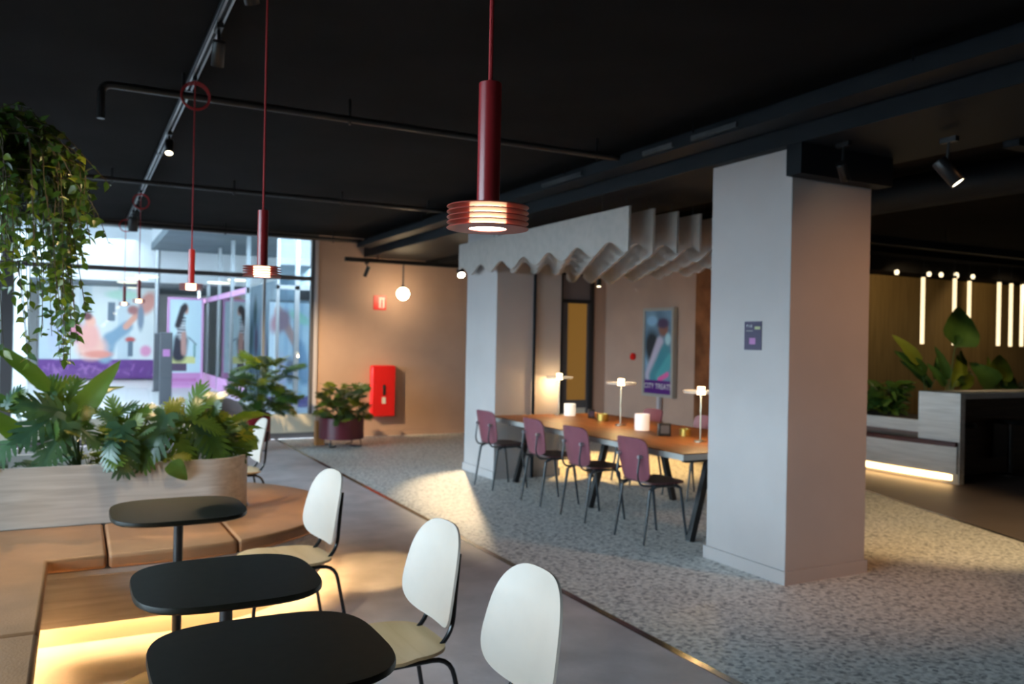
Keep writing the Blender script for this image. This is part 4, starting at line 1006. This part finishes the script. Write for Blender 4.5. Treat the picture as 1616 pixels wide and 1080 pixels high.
# table lamps
def table_lamp(x, y, label):
    t = thing('table_lamp', label, 'table lamp', (x, y, TZ), 0, 'glass disc lamps on the long table')
    MB().lathe([(.001, 0), (.055, 0), (.055, .012), (.01, .018), (.001, .018)], 28).obj('base', M['standmetal'], t)
    MB().tube([(0, 0, .015), (0, 0, .40)], .007, 10).obj('pole', M['standmetal'], t)
    MB().lathe([(.02, .402), (.14, .405), (.155, .425), (.150, .427), (.135, .411), (.02, .408)], 40).obj('glass_disc', M['lampglass'], t)
    MB().lathe([(.001, .396), (.036, .396), (.036, .420), (.022, .426), (.022, .436), (.030, .440), (.030, .458), (.001, .460)], 24).obj('glow_core', M['tlamp'], t)
for (px, py, lab) in ((884, 648, 'glass disc table lamp farthest left on the long table'), (979, 672, 'middle glass disc table lamp on the long table'), (1105, 698, 'glass disc table lamp beside the near column')):
    p = atz(px, py, TZ); p.y = min(p.y, 7.9); table_lamp(min(p.x, 4.75), p.y, lab)
LAMPS = [o for o in COL.objects if o.name.startswith('table_lamp')]
for o in LAMPS: point('table_lamp_light', (o.location.x, o.location.y, TZ + .37), 13, (1.0, .66, .30), .02)
def candle(px, py, m, r, h, label):
    p = atz(px, py, TZ); t = thing('candle_holder', label, 'candle', p)
    MB().lathe([(.001, 0), (r, 0), (r * 1.02, h), (r * .93, h), (r * .9, h * .3), (.001, h * .3)], 24).obj('cup', m, t); MB().lathe([(.001, h * .31), (r * .88, h * .31), (r * .3, h * .62), (.001, h * .62)], 16).obj('wax', m, t)
candle(899, 656, M['candlew'], .062, .13, 'glowing white candle holder by the far lamp on the long table')
candle(1013, 679, M['candle'], .068, .15, 'glowing pink candle holder in the middle of the long table')
candle(951, 664, M['gold'], .06, .07, 'small gold bowl on the long table left of the middle lamp')
candle(1081, 688, M['gold'], .05, .06, 'small dull gold cup on the long table left of the near lamp')
def menu(px, py, w, h, m, label):
    p = atz(px, py, TZ); t = thing('menu_stand', label, 'stand', p, R(-25))
    box('block', -w / 2, w / 2, -.03, .03, 0, h, M['black'], t, .004); box('face', -w * .35, w * .35, -.032, -.030, h * .2, h * .85, m, t)
menu(1048, 688, .11, .11, M['bollard'], 'black square block on the long table, right of the pink candle')
menu(933, 660, .07, .09, M['signpurple'], 'small dark purple block on the long table, left of the gold bowl')

# ------------------------------------------------------------------ wall screen
p0 = atx(1017, 626, 8.36); p1 = atx(1068, 492, 8.36)
ya, yb = p0.y, p1.y; z0, z1 = 0.66, 2.10
wS = abs(ya - yb)
t = thing('wall_screen', 'tall framed advertising screen on the pinkish side wall', 'screen', (8.33, ya, z0), -PI / 2)
def bgq(u, v):
    a = srgb(60, 85, 105); b = srgb(120, 155, 180); k = .5 + .5 * noise.noise(Vector((u * 3, v * 4, 0))); return [a[i] * (1 - k) + b[i] * k for i in range(3)]
scp = Paint(bgq, wS / (z1 - z0))
scp.ell(.3, .55, .28, .22, (40, 48, 55), 20).seg(.15, .22, .55, .62, .07, (170, 165, 185)).seg(.35, .2, .75, .5, .10, (60, 125, 140)).ell(.68, .78, .18, .09, (120, 85, 75)).ell(.66, .85, .22, .06, (70, 60, 85)).ell(.85, .66, .10, .07, (150, 190, 200)).seg(.55, .2, .95, .42, .07, (75, 150, 160)).seg(.55, .17, .85, .24, .03, (200, 90, 150)).rect(0, 0, 1, .16, (75, 35, 110)).ell(.25, .88, .2, .06, (120, 160, 190))
picture('print', wS - .10, z1 - z0 - .10, scp, M['screen'], t, 50, 90).location = (.05, -.012, .05)
MB().box(0, .05, -.03, .05, 0, z1 - z0).box(wS - .05, wS, -.03, .05, 0, z1 - z0).box(.05, wS - .05, -.03, .05, 0, .05).box(.05, wS - .05, -.03, .05, z1 - z0 - .05, z1 - z0).obj('frame', M['screenframe'], t)
box('back_box', .05, wS - .05, -.008, .05, .05, z1 - z0 - .05, M['black'], t)
box('stand_pole', wS * .47, wS * .56, -.01, .04, -z0, 0, M['framepale'], t)
def text(s, size, m, parent, loc, rot=(PI / 2, 0, 0)):
    c = bpy.data.curves.new('lettering', 'FONT'); c.body = s; c.size = size; c.extrude = .0008; c.align_x = 'CENTER'
    tmp = bpy.data.objects.new('tmp', c); COL.objects.link(tmp); dg = bpy.context.evaluated_depsgraph_get()
    me = bpy.data.meshes.new_from_object(tmp.evaluated_get(dg)); bpy.data.objects.remove(tmp)
    me.materials.clear(); me.materials.append(m)
    o = bpy.data.objects.new('lettering', me); COL.objects.link(o); o.parent = parent; o.location = loc; o.rotation_euler = rot; return o
text('CITY TREATS', .12, M['signwhite'], t, (wS * .5, -.014, .13))
o = MB().tube([(8.395, 0, 0), (8.36, 0, 0)], .06, 20).obj('call_point', M['firered']); pp = atx(999, 563, 8.38); o.location = (0, pp.y, pp.z); tag(o, 'small round red alarm on the side wall left of the screen', 'alarm')
o = box('copper_panel', 8.33, 8.385, 8.9, 9.88, 0.0, 2.66, M['copper']); tag(o, 'tall dark copper coloured panel on the side wall behind the near column', 'panel')

# sign on the near column
a = atx(1176, 508, 3.98); b = atx(1202, 553, 3.98)
t = thing('column_sign', 'small dark purple sign with a pink emblem on the near column', 'sign', (3.98, a.y, b.z), -PI / 2); ws = abs(a.y - b.y); hs = .19
box('plate', 0, ws, -.006, 0, 0, hs, M['signpurple'], t, .001)
box('pink_emblem', ws * .32, ws * .66, -.0075, -.006, hs * .20, hs * .42, M['signpink'], t)
box('yellow_tab', ws * .62, ws * .93, -.0075, -.006, hs * .72, hs * .82, M['signyellow'], t)
text('P 1-2', .024, M['signwhite'], t, (ws * .30, -.0072, hs * .80))
box('small_print', ws * .12, ws * .5, -.007, -.006, hs * .66, hs * .68, M['screenframe'], t)

# ------------------------------------------------------------------ bar area on the right
t = thing('curved_bench', 'curved wooden bench with a brown leather seat and a glowing strip at its foot', 'bench', (0, 0, 0))
# front runs along Y, slightly bowed; seat behind it
def bfront(i): return [(8.66 + i + .16 * ((y - 6.6) / 1.4) ** 2, y) for y in [5.87 + k * .155 for k in range(15)]]
def bout(i): f = bfront(i); return f + [(9.35, f[-1][1]), (9.35, 6.40), (8.735, 6.40), (8.735, f[0][1])]
MB().prism(bout(.0), .12, .42).obj('wood_front', M['woodz'], t); MB().prism(bout(.055), 0, .12).obj('plinth', M['cream'], t)
MB().prism(bout(-.02), .42, .475).obj('seat_cushion', M['maroonseat'], t, .012)
strip(bfront(.045), .04, .10, 0, M['ledr'], t)
t = thing('back_planter', 'low pale planter box behind the curved bench', 'planter', (0, 0, 0))
box('box_wall', 9.36, 10.2, 6.42, 8.6, 0, .62, M['woodz'], t); box('soil', 9.40, 10.16, 6.46, 8.56, .62, .625, M['soil'], t)
t = thing('bar_counter', 'pale wood bar counter with an end panel and a recess under its top', 'counter', (0, 0, 0))
box('end_panel', 8.74, 8.83, 5.86, 6.38, 0, 1.02, M['woodz'], t, .004)
box('counter_top', 8.83, 14.5, 5.86, 6.38, .96, 1.02, M['wood'], t, .006)
box('back_panel', 8.83, 14.5, 6.31, 6.38, 0, .96, M['darkwood'], t)
for x in (11.2, 13.2): box('divider', x, x + .06, 5.90, 6.31, 0, .96, M['darkwood'], t)
def stool(x, y, lab):
    t = thing('bar_stool', lab, 'stool', (x, y, 0), 0, 'black stools at the bar counter')
    MB().lathe([(.001, .62), (.17, .62), (.18, .64), (.17, .67), (.001, .67)], 24).obj('seat', M['black'], t)
    MB().tube([(0, 0, .02), (0, 0, .62)], .03, 12).obj('post', M['black'], t); MB().lathe([(.001, 0), (.2, 0), (.2, .012), (.03, .03), (.001, .03)], 24).obj('base', M['black'], t)
    MB().box(-.14, .14, .12, .15, .2, .62).obj('rear_panel', M['black'], t)
stool(9.06, 6.08, 'black stool under the bar counter beside its end panel'); stool(10.1, 6.12, 'black stool under the bar counter at the right edge')
# linear hanging lamps
for k, (px, y0, y1, Y, lab) in enumerate(((1457, 438, 543, 8.5, 'glowing vertical tube lamp nearest the near column'), (1507, 440, 545, 8.5, 'glowing tube lamp behind the big leaf, left one'), (1530, 444, 545, 8.9, 'glowing tube lamp behind the big leaf, right one'),
                                     (1577, 446, 546, 8.5, 'glowing tube lamp right of the big leaf'), (1596, 448, 547, 8.9, 'glowing tube lamp second from the right frame edge'), (1613.5, 450, 547, 8.9, 'glowing tube lamp cut by the right frame edge'))):
    a = aty(px, y0, Y); b = aty(px, y1, Y)
    t = thing('tube_lamp', lab, 'tube lamp', (a.x, Y, b.z), 0, 'glowing tube lamps over the bar')
    MB().tube([(0, 0, 0), (0, 0, a.z - b.z)], .029, 14).obj('glow_tube', M['linear'], t); MB().tube([(0, 0, a.z - b.z), (0, 0, a.z - b.z + .05)], .031, 14).obj('cap', M['black'], t)
    MB().tube([(0, 0, a.z - b.z + .05), (0, 0, CZ - b.z)], .003, 5).obj('wire', M['black'], t)
for k, (px, py) in enumerate(((1414, 430), (1465, 433), (1484, 434), (1508, 435), (1534, 437))):
    q = aty(px, py, 9.38); o = MB().tube([(0, 0, 0), (0, -.03, 0)], .04 if k != 3 else .05, 16).obj('ceiling_spot', M['downlight']); o.location = q
    tag(o, ['small warm lamp on the dark bulkhead nearest the near column', 'small warm lamp on the bulkhead, second from left', 'small warm lamp on the bulkhead, middle one', 'largest warm lamp on the bulkhead over the tube lamps', 'small warm lamp on the bulkhead farthest right'][k], 'lamp', 'small lamps on the bulkhead')
# lights washing the amber wall, plus an added unseen spot for leaf highlights
spot('wall_wash', (12.0, 8.6, 2.7), (12.6, 10, 1.7), 28, 110); spot('wall_wash', (15.0, 8.6, 2.7), (15.4, 10, 1.7), 22, 110); spot('leaf_highlight_fill', (8.9, 6.0, 2.95), (9.9, 7.1, 1.0), 90, 55)
# plants behind the bar
def big(k, Y, bx, by, tx, ty, n=(-.5, -1, .2)): return (random.choice(LM[k]), aty(bx, by, Y), aty(tx, ty, Y), Vector(n))
plant('bird_of_paradise', 'plant with large upright leaves behind the bar, one leaf before the tube lamps', (aty(1497, 620, 7.0).x, 7.0, .62), [
    big('paddleA', 7.0, 1508, 545, 1530, 478), big('paddleC', 7.0, 1500, 612, 1545, 540), big('paddleA', 7.1, 1492, 610, 1470, 575), big('paddleA', 6.9, 1510, 600, 1545, 600), big('heartA', 7.0, 1508, 548, 1528, 478), big('paddleC', 6.95, 1502, 612, 1530, 552), big('paddleA', 7.05, 1496, 600, 1482, 548), big('paddleC', 6.9, 1515, 615, 1556, 575)], None, 'plant', .008)
plant('bird_of_paradise', 'leafy plant with pointed green leaves left of the end panel', (aty(1462, 640, 7.3).x, 7.3, .62), [
    big('paddleC', 7.3, 1452, 575, 1418, 530), big('paddleA', 7.3, 1462, 590, 1422, 555), big('paddleA', 7.3, 1470, 612, 1440, 572), big('paddleA', 7.2, 1475, 600, 1482, 562)], None, 'plant', .006)
plant('bird_of_paradise', 'broad leaved plant behind the counter near the right frame edge', (aty(1572, 620, 6.9).x, 6.9, .62), [
    big('heartC', 6.9, 1572, 600, 1590, 556), big('heartA', 6.9, 1568, 612, 1545, 575), big('heartA', 6.9, 1580, 612, 1605, 580), big('paddleC', 6.9, 1600, 618, 1640, 598), big('paddleC', 7.0, 1560, 600, 1563, 562), big('paddleC', 6.9, 1585, 605, 1600, 562), big('heartC', 6.95, 1575, 615, 1570, 578)], None, 'plant', .006)
for k, (px, lab) in enumerate(((1398, 'dark bushy plant behind the curved bench beside the column'), (1436, 'dark bushy plant behind the curved bench near the end panel'))):
    q = aty(px, 690, 7.6 if k else 7.9); bush('potted_bush', lab, (9.72, 8.35 - .75 * k), 70, .28, .46, ['lobedA', 'paddleA', 'heartA'], (.16, .30), .62, seed=20 + k)
print('objects', len(COL.objects), 'tris', sum(len(m.polygons) * 2 for m in bpy.data.meshes))
